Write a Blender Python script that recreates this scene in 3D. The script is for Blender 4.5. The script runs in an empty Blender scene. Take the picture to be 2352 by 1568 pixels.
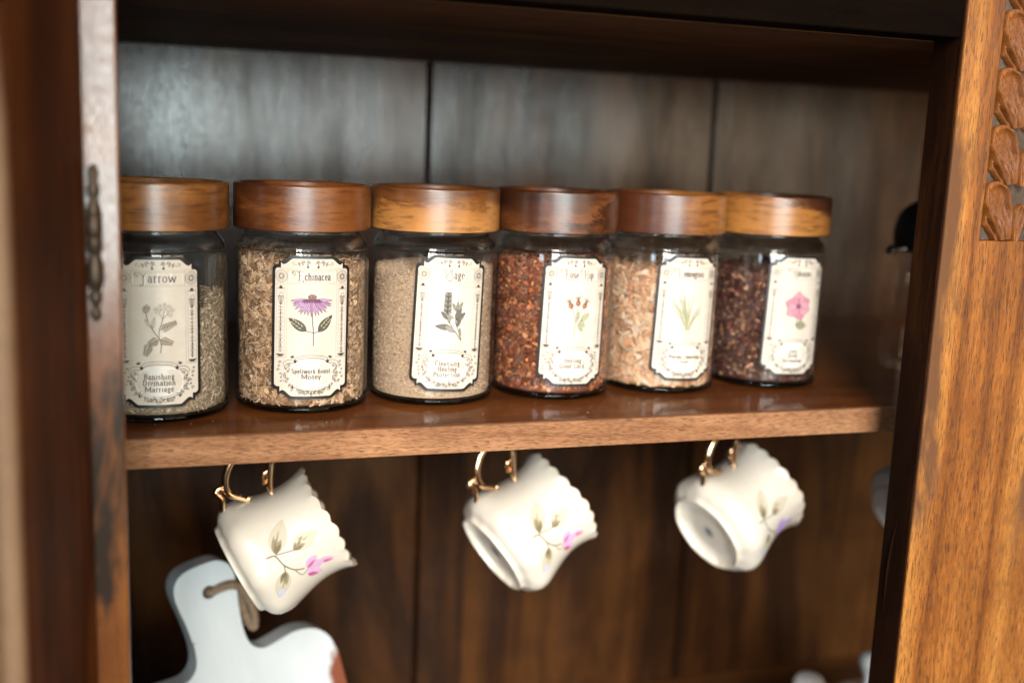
import bpy, bmesh, math, random
import numpy as np
from mathutils import Matrix, Vector
random.seed(7)
rng = np.random.default_rng(11)
R = math.radians
sc = bpy.context.scene
col = sc.collection

# ------------------------------------------------------------------ camera
H = 0.1375                                   # lens height above the shelf top (shelf top is Z = 0)
cd = bpy.data.cameras.new('camera'); cam = bpy.data.objects.new('camera', cd); col.objects.link(cam)
cd.sensor_width = 36.0; cd.lens = 36.0 * 2537 / 2352
cd.clip_start = 0.01; cd.clip_end = 50
ax = np.array([[0.94925221, -0.01757645, 0.31402437], [-0.31198, -0.17915274, 0.9330449], [0.03985871, -0.98366425, -0.17554464]])
m = Matrix(((ax[0][0], -ax[0][1], -ax[0][2], 0), (ax[1][0], -ax[1][1], -ax[1][2], 0), (ax[2][0], -ax[2][1], -ax[2][2], H), (0, 0, 0, 1)))
cam.matrix_world = m
cd.dof.use_dof = True; cd.dof.focus_distance = 0.551; cd.dof.aperture_fstop = 3.6; cd.dof.aperture_blades = 9
sc.camera = cam

# ------------------------------------------------------------------ room light: daylight windows behind the camera
w = bpy.data.worlds.new('World'); sc.world = w; w.use_nodes = True
w.node_tree.nodes['Background'].inputs[0].default_value = (1.0, 0.88, 0.76, 1)
w.node_tree.nodes['Background'].inputs[1].default_value = 0.014
def window_light(x, y, z0, z1, width, power, color):
    l = bpy.data.lights.new('window_light', 'AREA'); l.shape = 'RECTANGLE'
    l.size = width; l.size_y = z1 - z0; l.energy = power; l.color = color
    o = bpy.data.objects.new('window_light', l); col.objects.link(o)
    o.location = (x, y, (z0 + z1) / 2)
    d = Vector((0.15, 0.55, 0)) - Vector((x, y, 0))
    o.rotation_euler = (R(90), 0, math.atan2(d.y, d.x) - R(90))
    return o
window_light(-0.80, -2.55, 0.75, 2.5, 0.80, 172, (1.0, 0.93, 0.83))
window_light(-0.80, -2.55, -0.34, 0.72, 0.80, 32, (0.90, 0.95, 1.0))
window_light(0.02, -2.8, 0.75, 2.5, 0.80, 22, (1.0, 0.94, 0.86))
window_light(0.02, -2.8, -0.34, 0.72, 0.80, 58, (0.76, 0.93, 0.94))
window_light(0.98, -2.7, -0.34, 1.6, 0.80, 15, (1.0, 0.87, 0.70))
window_light(2.15, -2.6, -0.30, 1.2, 1.1, 20, (1.0, 0.78, 0.54))
window_light(-2.3, -1.9, -0.20, 1.5, 0.55, 26, (0.68, 0.85, 1.0))
window_light(-3.2, -0.9, -0.20, 1.5, 0.45, 13, (0.68, 0.85, 1.0))
cl_ = bpy.data.lights.new('ceiling_bounce', 'AREA'); cl_.shape = 'RECTANGLE'; cl_.size = 5.0; cl_.size_y = 3.2; cl_.energy = 38; cl_.color = (0.93, 0.97, 1.0)
co_ = bpy.data.objects.new('ceiling_bounce', cl_); col.objects.link(co_); co_.location = (0.2, -1.6, 2.75)
def bulb(x, y, z, p):
    l = bpy.data.lights.new('ceiling_bulb', 'POINT'); l.energy = p; l.color = (1.0, 0.72, 0.42); l.shadow_soft_size = 0.05
    o = bpy.data.objects.new('ceiling_bulb', l); col.objects.link(o); o.location = (x, y, z)
bulb(-0.35, -1.9, 1.9, 3.0); bulb(0.5, -1.9, 1.9, 3.0)
sc.view_settings.view_transform = 'Standard'; sc.view_settings.look = 'None'
sc.view_settings.gamma = 1; sc.view_settings.exposure = 0.26; sc.view_settings.use_curve_mapping = False
sc.render.engine = 'CYCLES'
cy = sc.cycles
cy.max_bounces = 10; cy.diffuse_bounces = 4; cy.glossy_bounces = 4; cy.transmission_bounces = 8; cy.transparent_max_bounces = 32
cy.caustics_reflective = False; cy.caustics_refractive = False; cy.use_denoising = True
cy.sample_clamp_indirect = 6

# ------------------------------------------------------------------ helpers
def link(name, me, mat=None, parent=None, smooth=False):
    o = bpy.data.objects.new(name, me); col.objects.link(o)
    if mat:
        for mm in (mat if isinstance(mat, (list, tuple)) else [mat]): me.materials.append(mm)
    if parent: o.parent = parent
    if smooth: me.polygons.foreach_set('use_smooth', [True] * len(me.polygons))
    return o
def mesh(name, v, f):
    me = bpy.data.meshes.new(name); me.from_pydata([tuple(p) for p in v], [], [tuple(q) for q in f]); me.update(); return me
def thing(name, label, cat, loc=(0, 0, 0), group=None):
    o = bpy.data.objects.new(name, None); col.objects.link(o); o.empty_display_size = 0.01
    o.location = loc; o['label'] = label; o['category'] = cat
    if group: o['group'] = group
    return o
def bevelled(name, v, f, bev, mat, parent, seg=2):
    bm = bmesh.new(); vs = [bm.verts.new(p) for p in v]
    for q in f: bm.faces.new([vs[i] for i in q])
    bmesh.ops.recalc_face_normals(bm, faces=bm.faces)
    if bev: bmesh.ops.bevel(bm, geom=list(bm.edges), offset=bev, segments=seg, profile=0.6, affect='EDGES', clamp_overlap=True)
    me = bpy.data.meshes.new(name); bm.to_mesh(me); bm.free()
    o = link(name, me, mat, parent)
    me.polygons.foreach_set('use_smooth', [True] * len(me.polygons))
    md = o.modifiers.new('wn', 'WEIGHTED_NORMAL'); md.keep_sharp = False
    return o
def box(name, x0, x1, y0, y1, z0, z1, mat, parent, bev=0.0006):
    v = [(x, y, z) for x in (x0, x1) for y in (y0, y1) for z in (z0, z1)]
    f = [(0, 1, 3, 2), (4, 6, 7, 5), (0, 4, 5, 1), (2, 3, 7, 6), (0, 2, 6, 4), (1, 5, 7, 3)]
    return bevelled(name, v, f, bev, mat, parent)
def prism(name, pts, y0, y1, mat, parent, bev=0.0006):
    n = len(pts)
    v = [(x, y0, z) for x, z in pts] + [(x, y1, z) for x, z in pts]
    f = [tuple(range(n)), tuple(range(2 * n - 1, n - 1, -1))] + [(i, i + n, (i + 1) % n + n, (i + 1) % n) for i in range(n)]
    return bevelled(name, v, f, bev, mat, parent)
def lathe(prof, seg=72, fn=None, closed=False):
    v, f = [], []; n = len(prof)
    for r, z in prof:
        for k in range(seg):
            a = 2 * math.pi * k / seg
            p = (r * math.cos(a), r * math.sin(a), z)
            v.append(fn(r, z, a) if fn else p)
    for i in range(n - 1 if not closed else n):
        j = (i + 1) % n
        for k in range(seg):
            k2 = (k + 1) % seg
            f.append((i * seg + k, i * seg + k2, j * seg + k2, j * seg + k))
    return v, f
def smooth_prof(pts, n=6):
    out = []; P = [np.array(p, float) for p in pts]
    for i in range(len(P) - 1):
        p0 = P[max(i - 1, 0)]; p1 = P[i]; p2 = P[i + 1]; p3 = P[min(i + 2, len(P) - 1)]
        for k in range(n):
            t = k / n
            out.append(tuple(0.5 * ((2 * p1) + (-p0 + p2) * t + (2 * p0 - 5 * p1 + 4 * p2 - p3) * t * t + (-p0 + 3 * p1 - 3 * p2 + p3) * t ** 3)))
    out.append(tuple(P[-1])); return out
def tube(pts, rad, seg=10, sm=6):
    P = [np.array(p) for p in (smooth_prof(pts, sm) if sm else pts)]; n = len(P)
    rr = rad if callable(rad) else (lambda t: rad)
    v, f = [], []; up = np.array([0.13, 0.97, 0.2])
    for i, p in enumerate(P):
        t = P[min(i + 1, n - 1)] - P[max(i - 1, 0)]; t = t / (np.linalg.norm(t) + 1e-12)
        a = np.cross(t, up); a /= np.linalg.norm(a) + 1e-12; b = np.cross(t, a); up = -b if np.dot(-b, up) > 0 else b
        for k in range(seg):
            an = 2 * math.pi * k / seg
            v.append(p + rr(i / (n - 1)) * (a * math.cos(an) + b * math.sin(an)))
    for i in range(n - 1):
        for k in range(seg):
            f.append((i * seg + k, i * seg + (k + 1) % seg, (i + 1) * seg + (k + 1) % seg, (i + 1) * seg + k))
    f.append(tuple(range(seg - 1, -1, -1))); f.append(tuple((n - 1) * seg + k for k in range(seg)))
    return v, f
def join(parts):
    V, F = [], []
    for v, f in parts:
        o = len(V); V += [tuple(p) for p in v]; F += [tuple(i + o for i in q) for q in f]
    return V, F

# ------------------------------------------------------------------ materials
class NT:
    def __init__(s, name):
        s.m = bpy.data.materials.new(name); s.m.use_nodes = True; s.t = s.m.node_tree; s.t.nodes.clear()
        s.out = s.n('ShaderNodeOutputMaterial')
    def n(s, t, **kw):
        nd = s.t.nodes.new(t)
        for k, v in kw.items(): setattr(nd, k, v)
        return nd
    def l(s, a, b): s.t.links.new(a, b)
    def math(s, op, a, b=None, c=None, clamp=False):
        nd = s.n('ShaderNodeMath', operation=op); nd.use_clamp = clamp
        for i, q in enumerate((a, b, c)):
            if q is None: continue
            if isinstance(q, (int, float)): nd.inputs[i].default_value = q
            else: s.l(q, nd.inputs[i])
        return nd.outputs[0]
    def mix(s, f, a, b, mode='MIX'):
        nd = s.n('ShaderNodeMix', data_type='RGBA', blend_type=mode)
        for i, q in ((0, f), (6, a), (7, b)):
            if isinstance(q, (int, float)): nd.inputs[i].default_value = q
            elif isinstance(q, tuple): nd.inputs[i].default_value = q + (1,) if len(q) == 3 else q
            else: s.l(q, nd.inputs[i])
        return nd.outputs[2]
    def ramp(s, f, stops, interp='LINEAR'):
        nd = s.n('ShaderNodeValToRGB'); nd.color_ramp.interpolation = interp
        e = nd.color_ramp.elements
        while len(e) < len(stops): e.new(0.5)
        for i, (p, c) in enumerate(stops):
            e[i].position = p; e[i].color = (c, c, c, 1) if isinstance(c, (int, float)) else tuple(c) + (1,)
        s.l(f, nd.inputs[0]); return nd.outputs[0]
    def coords(s, scale, loc=(0, 0, 0), rot=(0, 0, 0)):
        tc = s.n('ShaderNodeTexCoord'); mp = s.n('ShaderNodeMapping')
        mp.inputs['Scale'].default_value = scale; mp.inputs['Location'].default_value = loc; mp.inputs['Rotation'].default_value = rot
        s.l(tc.outputs['Object'], mp.inputs[0]); return mp.outputs[0]
    def noise(s, vec, scale, detail=4, rough=0.55, dist=0.0):
        nd = s.n('ShaderNodeTexNoise'); nd.inputs['Scale'].default_value = scale; nd.inputs['Detail'].default_value = detail
        nd.inputs['Roughness'].default_value = rough; nd.inputs['Distortion'].default_value = dist
        s.l(vec, nd.inputs['Vector']); return nd.outputs['Fac']
    def bsdf(s, color, rough=0.5, metal=0.0, spec=0.5, coat=0.0, coat_rough=0.1, bump=None, bump_d=0.0002, bump_s=0.5, sss=0, coat_bump=True):
        b = s.n('ShaderNodeBsdfPrincipled')
        for k, v in (('Base Color', color), ('Roughness', rough)):
            if isinstance(v, tuple): b.inputs[k].default_value = v + (1,)
            elif isinstance(v, (int, float)): b.inputs[k].default_value = v
            else: s.l(v, b.inputs[k])
        b.inputs['Metallic'].default_value = metal; b.inputs['Specular IOR Level'].default_value = spec
        b.inputs['Coat Weight'].default_value = coat; b.inputs['Coat Roughness'].default_value = coat_rough
        if sss:
            b.inputs['Subsurface Weight'].default_value = sss; b.inputs['Subsurface Scale'].default_value = 0.004
        if bump is not None:
            bp = s.n('ShaderNodeBump'); bp.inputs['Strength'].default_value = bump_s; bp.inputs['Distance'].default_value = bump_d
            s.l(bump, bp.inputs['Height']); s.l(bp.outputs[0], b.inputs['Normal'])
            if coat and coat_bump: s.l(bp.outputs[0], b.inputs['Coat Normal'])
        s.l(b.outputs[0], s.out.inputs[0]); return b

def stretch(axis, k):
    return tuple(k if i == 'XYZ'.index(axis) else 1.0 for i in range(3))
def wood(name, dark, mid, light, axis='Z', rough=0.45, coat=0.0, coat_rough=0.2, pore=0.6, fig=14.0, loc=(0, 0, 0), pore_scale=2600, wear=None, spot=None, spec=0.5, dents=0.0, bump_s=0.45, uneven=False, ringk=0.35, coat_bump=True):
    t = NT(name)
    v1 = t.coords(stretch(axis, 0.12), loc)
    v2 = t.coords(stretch(axis, 0.045), loc)
    big = t.noise(v1, fig, 5, 0.6, 0.9)
    ring = t.math('FRACT', t.math('MULTIPLY', big, 7.0))
    ringc = t.math('PINGPONG', t.math('MULTIPLY', big, 9.0), 1.0)
    streak = t.math('ADD', t.math('MULTIPLY', t.noise(v2, 420, 3, 0.6), 0.5), t.math('MULTIPLY', t.noise(v2, 2300, 2, 0.6), 0.5))
    f = t.math('ADD', t.math('MULTIPLY', ringc, ringk), t.math('MULTIPLY', big, 0.55))
    f = t.math('ADD', f, t.math('MULTIPLY', t.math('SUBTRACT', streak, 0.5), 0.75))
    c = t.ramp(f, [(0.12, dark), (0.42, mid), (0.85, light)])
    blotch = t.noise(t.coords((1, 1, 1), loc), 26, 4, 0.6)
    c = t.mix(t.ramp(blotch, [(0.35, 0.0), (0.75, 0.5)]), c, dark, 'MIX')
    p = t.noise(t.coords(stretch(axis, 0.055), loc), pore_scale * 1.9, 3, 0.6)
    pm = t.ramp(p, [(0.51, 0.0), (0.64, 1.0)])
    c = t.mix(t.math('MULTIPLY', pm, pore), c, tuple(x * 0.35 for x in dark))
    rgh = t.math('ADD', rough - 0.12, t.math('MULTIPLY', streak, 0.24))
    if wear:
        wn = t.noise(t.coords(stretch(axis, 0.35), loc), wear[1], 5, 0.65, 0.4)
        wm = t.ramp(wn, [(wear[2], 0.0), (wear[2] + 0.08, 1.0)])
        c = t.mix(wm, c, wear[0]); rgh = t.math('ADD', rgh, t.math('MULTIPLY', wm, 0.25))
    if spot:
        tc = t.n('ShaderNodeTexCoord'); d = t.n('ShaderNodeVectorMath', operation='DISTANCE'); t.l(tc.outputs['Object'], d.inputs[0]); d.inputs[1].default_value = spot[0]
        sn = t.noise(t.coords((1, 1, 1)), 700, 3)
        sm = t.ramp(t.math('ADD', t.math('DIVIDE', d.outputs['Value'], spot[1]), t.math('SUBTRACT', sn, 0.5)), [(0.6, 1.0), (1.0, 0.0)])
        c = t.mix(sm, c, spot[2])
    bump = t.math('SUBTRACT', t.math('ADD', streak, t.math('MULTIPLY', big, dents)), t.math('MULTIPLY', pm, 0.9))
    b = t.bsdf(c, rgh, coat=coat, coat_rough=coat_rough, bump=bump, bump_d=0.00025, bump_s=bump_s, spec=spec, coat_bump=coat_bump)
    if uneven:
        wv = t.math('ADD', t.math('MULTIPLY', streak, 1.1), t.math('MULTIPLY', t.noise(t.coords(stretch(axis, 0.25), loc), 34, 4, 0.6), 1.3))
        t.l(t.math('MULTIPLY', t.ramp(wv, [(0.75, 0.25), (1.0, 1.0)]) if False else t.math('SUBTRACT', wv, 0.55, clamp=True), coat * 1.5), b.inputs['Coat Weight'])
    return t.m
M = {}
M['back'] = wood('back_wood', (0.009, 0.003, 0.0008), (0.040, 0.013, 0.0026), (0.105, 0.037, 0.0075), 'Z', 0.7, coat=1.0, coat_rough=0.2, pore=0.35, fig=11, spec=0.06, bump_s=0.2, uneven=True, ringk=0.42)
M['shelf'] = wood('shelf_wood', (0.06, 0.015, 0.0022), (0.135, 0.036, 0.0045), (0.20, 0.06, 0.008), 'X', 0.6, spec=0.1, coat=0.35, coat_rough=0.1, coat_bump=False, pore=0.2, fig=7)
M['shelf_dark'] = wood('upper_shelf_wood', (0.03, 0.011, 0.003), (0.10, 0.036, 0.008), (0.19, 0.07, 0.017), 'X', 0.6, pore=0.3, fig=9, spec=0.2)
M['edge'] = wood('shelf_edge_wood', (0.12, 0.046, 0.02), (0.29, 0.13, 0.06), (0.45, 0.225, 0.11), 'X', 0.7, spec=0.15, pore=0.8, fig=13, pore_scale=2400, spot=((0.0475, 0.507, -0.0079), 0.0018, (0.012, 0.009, 0.006)))
M['oak'] = wood('carved_oak', (0.07, 0.018, 0.0025), (0.25, 0.078, 0.0115), (0.43, 0.17, 0.034), 'Z', 0.5, spec=0.3, pore=0.85, fig=6, ringk=0.5, pore_scale=1700, wear=((0.11, 0.042, 0.014), 15, 0.575))
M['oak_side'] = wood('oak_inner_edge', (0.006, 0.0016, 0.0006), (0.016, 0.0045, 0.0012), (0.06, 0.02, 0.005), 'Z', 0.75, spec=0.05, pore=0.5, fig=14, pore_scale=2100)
M['header_shade'] = wood('header_shaded_wood', (0.0012, 0.0006, 0.0003), (0.003, 0.0012, 0.0005), (0.007, 0.003, 0.001), 'X', 0.8, pore=0.3, fig=9, spec=0.03)  # header coloured near black: shade at the cabinet top put into the wood
M['stile'] = wood('worn_red_stile', (0.05, 0.011, 0.002), (0.17, 0.046, 0.006), (0.28, 0.092, 0.014), 'Z', 0.5, spec=0.2, coat=1.0, coat_rough=0.17, pore=0.3, fig=9, bump_s=0.15, uneven=True, wear=((0.028, 0.016, 0.009), 22, 0.57), loc=(0.3, 0, 0.11))
M['door'] = wood('door_walnut', (0.024, 0.005, 0.001), (0.10, 0.024, 0.0045), (0.20, 0.06, 0.011), 'Z', 0.6, spec=0.08, pore=0.2, fig=16)
M['mould'] = wood('door_moulding', (0.18, 0.09, 0.045), (0.30, 0.165, 0.085), (0.42, 0.25, 0.14), 'Z', 0.5, pore=0.3, fig=9)
def plain(name, c, rough=0.5, **kw):
    t = NT(name); t.bsdf(c, rough, **kw); return t.m
def attr_mat(name, rough=0.6, spec=0.3, grain=0.0):
    t = NT(name); a = t.n('ShaderNodeVertexColor', layer_name='col'); c = a.outputs[0]
    if grain:
        n = t.noise(t.coords((1, 1, 1)), 1400, 3, 0.6)
        c = t.mix(t.ramp(n, [(0.3, grain), (0.7, 0.0)]), c, (0.35, 0.27, 0.2), 'MULTIPLY')
    t.bsdf(c, rough, spec=spec); return t.m
M['ink'] = attr_mat('label_print', 0.55, 0.3)
M['chip'] = attr_mat('dried_herb', 0.75, 0.2, 0.6)
M['black'] = plain('label_black', (0.012, 0.009, 0.008), 0.42)
def paper():
    t = NT('label_paper'); n = t.noise(t.coords((1, 1, 1)), 90, 5, 0.6); n2 = t.noise(t.coords((1, 1, 0.25)), 700, 3)
    c = t.mix(t.ramp(n, [(0.35, 0.0), (0.75, 1.0)]), (0.61, 0.535, 0.455), (0.535, 0.445, 0.36))
    c = t.mix(t.math('MULTIPLY', n2, 0.10), c, (0.45, 0.34, 0.25)); t.bsdf(c, 0.5, spec=0.3); return t.m
M['paper'] = paper()
M['gold'] = plain('rose_gold_gilt', (0.86, 0.55, 0.32), 0.16, metal=1.0)
M['rim'] = plain('worn_gilt', (0.62, 0.44, 0.27), 0.4, metal=0.35)
M['brass'] = plain('brass_hook', (0.55, 0.36, 0.14), 0.3, metal=1.0)
M['iron'] = plain('bronzed_iron', (0.07, 0.045, 0.028), 0.45, metal=0.6)
def porcelain(name, c):
    t = NT(name); n = t.noise(t.coords((1, 1, 1)), 45, 3)
    t.bsdf(t.mix(t.math('MULTIPLY', n, 0.3), c, tuple(x * 0.93 for x in c)), 0.3, spec=0.5, coat=0.35, coat_rough=0.1, sss=0.12); return t.m
M['china'] = porcelain('cream_porcelain', (0.68, 0.60, 0.51))
M['white_china'] = porcelain('white_porcelain', (0.74, 0.75, 0.75))
def glass_thin(name, tint=(0.84, 0.87, 0.86), ior=1.5, waves=0.0, smudge=0.02):
    t = NT(name)
    lw = t.n('ShaderNodeLayerWeight'); lw.inputs[0].default_value = 0.5
    frs = t.math('ADD', 0.042, t.math('MULTIPLY', t.math('POWER', lw.outputs['Facing'], 5.0), 0.958))
    tr = t.n('ShaderNodeBsdfTransparent'); t.l(t.mix(t.math('POWER', lw.outputs['Facing'], 3.5), (0.99, 0.99, 0.985), tint), tr.inputs[0])
    gl = t.n('ShaderNodeBsdfGlossy'); gl.inputs['Roughness'].default_value = 0.02; gl.inputs['Color'].default_value = (1, 1, 1, 1)
    if waves:
        bp = t.n('ShaderNodeBump'); bp.inputs['Strength'].default_value = waves; bp.inputs['Distance'].default_value = 0.002
        t.l(t.noise(t.coords((1, 1, 0.4)), 75, 2), bp.inputs['Height'])
        t.l(bp.outputs[0], gl.inputs['Normal']); t.l(bp.outputs[0], lw.inputs['Normal'])
    mx = t.n('ShaderNodeMixShader'); t.l(frs, mx.inputs[0]); t.l(tr.outputs[0], mx.inputs[1]); t.l(gl.outputs[0], mx.inputs[2])
    dust = t.n('ShaderNodeBsdfDiffuse'); dust.inputs[0].default_value = (0.55, 0.52, 0.47, 1)
    mx2 = t.n('ShaderNodeMixShader'); dn = t.noise(t.coords((1, 1, 1)), 160, 5, 0.7)
    t.l(t.math('MULTIPLY', t.ramp(dn, [(0.45, 0.0), (0.8, 1.0)]), smudge), mx2.inputs[0]); t.l(mx.outputs[0], mx2.inputs[1]); t.l(dust.outputs[0], mx2.inputs[2])
    t.l(mx2.outputs[0], t.out.inputs[0]); return t.m
M['glass'] = glass_thin('jar_glass', waves=0.12, smudge=0.05)
M['pane'] = glass_thin('door_pane', tint=(0.8, 0.86, 0.84), waves=0.1)
def glass_thick(name='jar_base_glass', tint=(0.80, 0.83, 0.81, 1), clear=0.0):
    t = NT(name); g = t.n('ShaderNodeBsdfGlass'); g.inputs['IOR'].default_value = 1.5; g.inputs['Roughness'].default_value = 0.0
    g.inputs['Color'].default_value = tint; 
    if clear:
        tr = t.n('ShaderNodeBsdfTransparent'); tr.inputs[0].default_value = (0.96, 0.97, 0.965, 1); mx = t.n('ShaderNodeMixShader'); mx.inputs[0].default_value = clear
        t.l(g.outputs[0], mx.inputs[1]); t.l(tr.outputs[0], mx.inputs[2]); t.l(mx.outputs[0], t.out.inputs[0])
    else: t.l(g.outputs[0], t.out.inputs[0])
    return t.m
M['base_glass'] = glass_thick(clear=0.35)
M['clear_glass'] = glass_thick('jar_shoulder_glass', (0.98, 0.99, 0.985, 1), 0.4)

# ================================================================== CABINET
cab = thing('cabinet', 'old dark stained wooden cabinet with open door and carved oak post', 'cabinet')
PF, PB, SF, WALL = 0.45, 0.4708, 0.509, 0.83
TOP, BOT, UND = 0.42, -0.46, 0.1955
# back boards, tongue gap between them
seams = [-0.046, 0.2060, 0.4475, 0.660, 0.868]
for i in range(4):
    o = box('back_plank', seams[i] + 0.0017, seams[i + 1] - 0.0017, WALL, WALL + 0.012, BOT, TOP, M['back'], cab, 0.0012)
box('back_plank_backing', seams[0], seams[-1], WALL + 0.0125, WALL + 0.018, BOT, TOP, M['oak_side'], cab, 0).name = 'backing_board'
# the shelf the jars stand on
shelf = box('shelf', -0.046, 0.868, SF + 0.0032, WALL - 0.0005, -0.0138, 0.0, M['shelf'], cab, 0.0005)
shelf['label'] = 'glossy red-brown shelf board under the jars'
fe = box('front_edge', -0.046, 0.868, SF - 0.0003, SF + 0.003, -0.0139, -0.0001, M['edge'], shelf, 0.0005)
fe['label'] = 'pale worn raw-looking front edge of the shelf'
box('shelf', -0.046, 0.868, 0.472, WALL - 0.0005, UND, UND + 0.016, M['shelf_dark'], cab, 0.001)
box('shelf', -0.046, 0.868, 0.476, WALL - 0.0005, -0.346, -0.33, M['shelf_dark'], cab, 0.001)
box('side_panel', -0.062, -0.0465, 0.4715, WALL + 0.018, BOT, TOP, M['back'], cab, 0.001)
box('side_panel', 0.8685, 0.884, 0.4715, WALL + 0.018, BOT, TOP, M['back'], cab, 0.001)
box('cabinet_top', -0.07, 0.89, 0.44, WALL + 0.02, TOP + 0.0005, TOP + 0.02, M['shelf_dark'], cab, 0.002)
box('cabinet_bottom', -0.07, 0.89, 0.44, WALL + 0.02, BOT - 0.02, BOT - 0.0005, M['shelf_dark'], cab, 0.002)
# face frame: worn left stile, carved post, right stile, header rail
st = box('stile', -0.062, -0.0087, PF, PB, BOT, TOP, M['stile'], cab, 0.0012); st['label'] = 'worn reddish stile beside the hinge'
box('stile', 0.83, 0.884, PF, PB, BOT, TOP, M['oak'], cab, 0.0012)
box('header_rail', -0.0085, 0.3733, PF + 0.002, PB + 0.0008, UND + 0.0004, TOP, M['header_shade'], cab, 0.001)
box('header_rail', 0.4802, 0.8298, PF + 0.002, PB + 0.0008, UND + 0.0004, TOP, M['header_shade'], cab, 0.001)
CX0, CZ0, XP = 0.3952, 0.0995, 0.3735
post = prism('carved_post', [(XP, BOT), (0.48, BOT), (0.48, CZ0), (CX0, CZ0), (CX0, TOP), (XP, TOP)], PF, PB, M['oak'], cab, 0.0009)
post['label'] = 'orange oak post with carved leaves at upper right'
ipl = box('inner_edge', XP - 0.0012, XP - 0.0001, PF + 0.0012, PB + 0.0002, BOT + 0.001, TOP - 0.001, M['oak_side'], post, 0.0004)  # thin plate coloured darker than the post front
ipl['label'] = 'dark inner edge of the post'
# a split in the inner edge: raised splinter
sv, sf_ = tube([(XP - 0.0012, 0.460, -0.045), (XP - 0.0019, 0.4625, -0.062), (XP - 0.0021, 0.4638, -0.082), (XP - 0.0012, 0.4645, -0.105)], lambda t: 0.0008 * math.sin(math.pi * min(max(t, 0.04), 0.96)), 6)
link('splinter', mesh('splinter', sv, sf_), M['oak_side'], post, True)
# carved ground and leaves
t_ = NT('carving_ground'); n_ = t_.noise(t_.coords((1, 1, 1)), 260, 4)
t_.bsdf(t_.ramp(n_, [(0.3, (0.022, 0.012, 0.007)), (0.75, (0.075, 0.04, 0.02))]), 0.6, bump=n_, bump_d=0.0006, bump_s=0.8)  # dark ground colour adds painted shade between the carved leaves
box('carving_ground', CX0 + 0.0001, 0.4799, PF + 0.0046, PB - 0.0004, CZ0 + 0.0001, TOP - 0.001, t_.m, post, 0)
def lobe(cx, cz, L, W, ang, bend, h, ns=34, nt=22, vein=True):
    """spoon-shaped carved lobe: raised rounded rim, hollow middle, vein groove; local x right, z up, height towards -Y"""
    v, f = [], []
    for i in range(ns + 1):
        s = i / ns
        a = ang + bend * (s - 0.2)
        if i == 0: px, pz = cx, cz
        else:
            px += math.sin(a) * L / ns; pz += math.cos(a) * L / ns
        wd = W * (0.42 + 0.58 * math.sin(min(1, s * 1.25) * math.pi / 2)) * math.sqrt(max(0.0, 1 - max(0, (s - 0.62) / 0.38) ** 2.2)) + 1e-5
        wd *= 1 + 0.05 * math.sin(s * 19)
        for j in range(nt + 1):
            tt = -1 + 2 * j / nt
            x = px + math.cos(a) * wd * tt; z = pz - math.sin(a) * wd * tt
            end = min(1, (1 - s) * 5) ** 0.5 if s > 0.8 else 1
            at = abs(tt); edge = max(0.0, 1 - at ** 14)
            hol = (1 / (1 + math.exp((at - 0.62) * 22))) * (1 / (1 + math.exp((0.30 - s) * 16))) * (1 / (1 + math.exp((s - 0.90) * 40)))
            vein_r = (0.34 * math.exp(-((tt - 0.10) / 0.07) ** 2) + 0.25 * math.exp(-((tt + 0.22) / 0.07) ** 2)) if vein else 0
            cut = 0.45 * math.exp(-((tt - 0.02) / 0.06) ** 2) * (1 if vein else 0.4) * (1 - s) ** 0.5
            hh = h * edge * max(0.08, (0.4 + 0.6 * end) * (0.92 - 0.58 * hol + vein_r * hol - cut))
            v.append((x, -hh, z))
    for i in range(ns):
        for j in range(nt):
            q = i * (nt + 1) + j
            f.append((q, q + 1, q + nt + 2, q + nt + 1))
    return v, f
lv, lf = join([lobe(0.014, 0.0, 0.030, 0.0088, R(-14), R(-22), 0.0062), lobe(0.0105, -0.0005, 0.0145, 0.0042, R(-20), R(-34), 0.0045, 20, 14, False),
               lobe(0.0215, -0.001, 0.019, 0.0036, R(6), R(10), 0.005, 20, 14, False)])
lme = mesh('carved_leaf', lv, lf); lme.materials.append(M['oak']); lme.polygons.foreach_set('use_smooth', [True] * len(lf))
for k in range(11):
    for side in (0, 1):
        o = bpy.data.objects.new('carved_leaf', lme); col.objects.link(o); o.parent = post
        o.location = (CX0 + 0.0012, PF + 0.0047, CZ0 + 0.0008 + 0.0275 * k)
        if side: o.location.x = 0.4799 - 0.0012; o.scale = (-1, 1, 1)
sv, sf_ = [], []
stem = tube([(0.4375, PF + 0.0045, CZ0 + 0.0005 + i * 0.0105) for i in range(30)], lambda t: 0.0042 + 0.0006 * math.sin(t * 180), 12, 2)
link('carved_stem', mesh('carved_stem', *stem), M['oak'], post, True)
# cup hooks under the shelf
CUPX = [0.070, 0.2160, 0.359, 0.511]
CUPY = 0.603
for x in CUPX:
    hk = [(x, CUPY, -0.0136), (x, CUPY, -0.020), (x + 0.001, CUPY - 0.004, -0.0235), (x, CUPY - 0.008, -0.029), (x, CUPY - 0.003, -0.0345), (x, CUPY + 0.004, -0.0335), (x, CUPY + 0.0075, -0.0285)]
    a = tube(hk, 0.0011, 8); b = lathe([(0.0, -0.0139), (0.004, -0.0139), (0.0038, -0.0152), (0.0015, -0.0158), (0, -0.0158)], 20)
    b = ([(p[0] + x, p[1] + CUPY, p[2]) for p in b[0]], b[1])
    link('cup_hook', mesh('cup_hook', *join([a, b])), M['brass'], shelf, True)

# open door on the left
door = thing('door', '', ''); del door['label']; del door['category']; door.parent = cab
door.location = (-0.0208, 0.4475, 0); door.rotation_euler = (0, 0, math.atan2(-0.985, -0.17))
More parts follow.
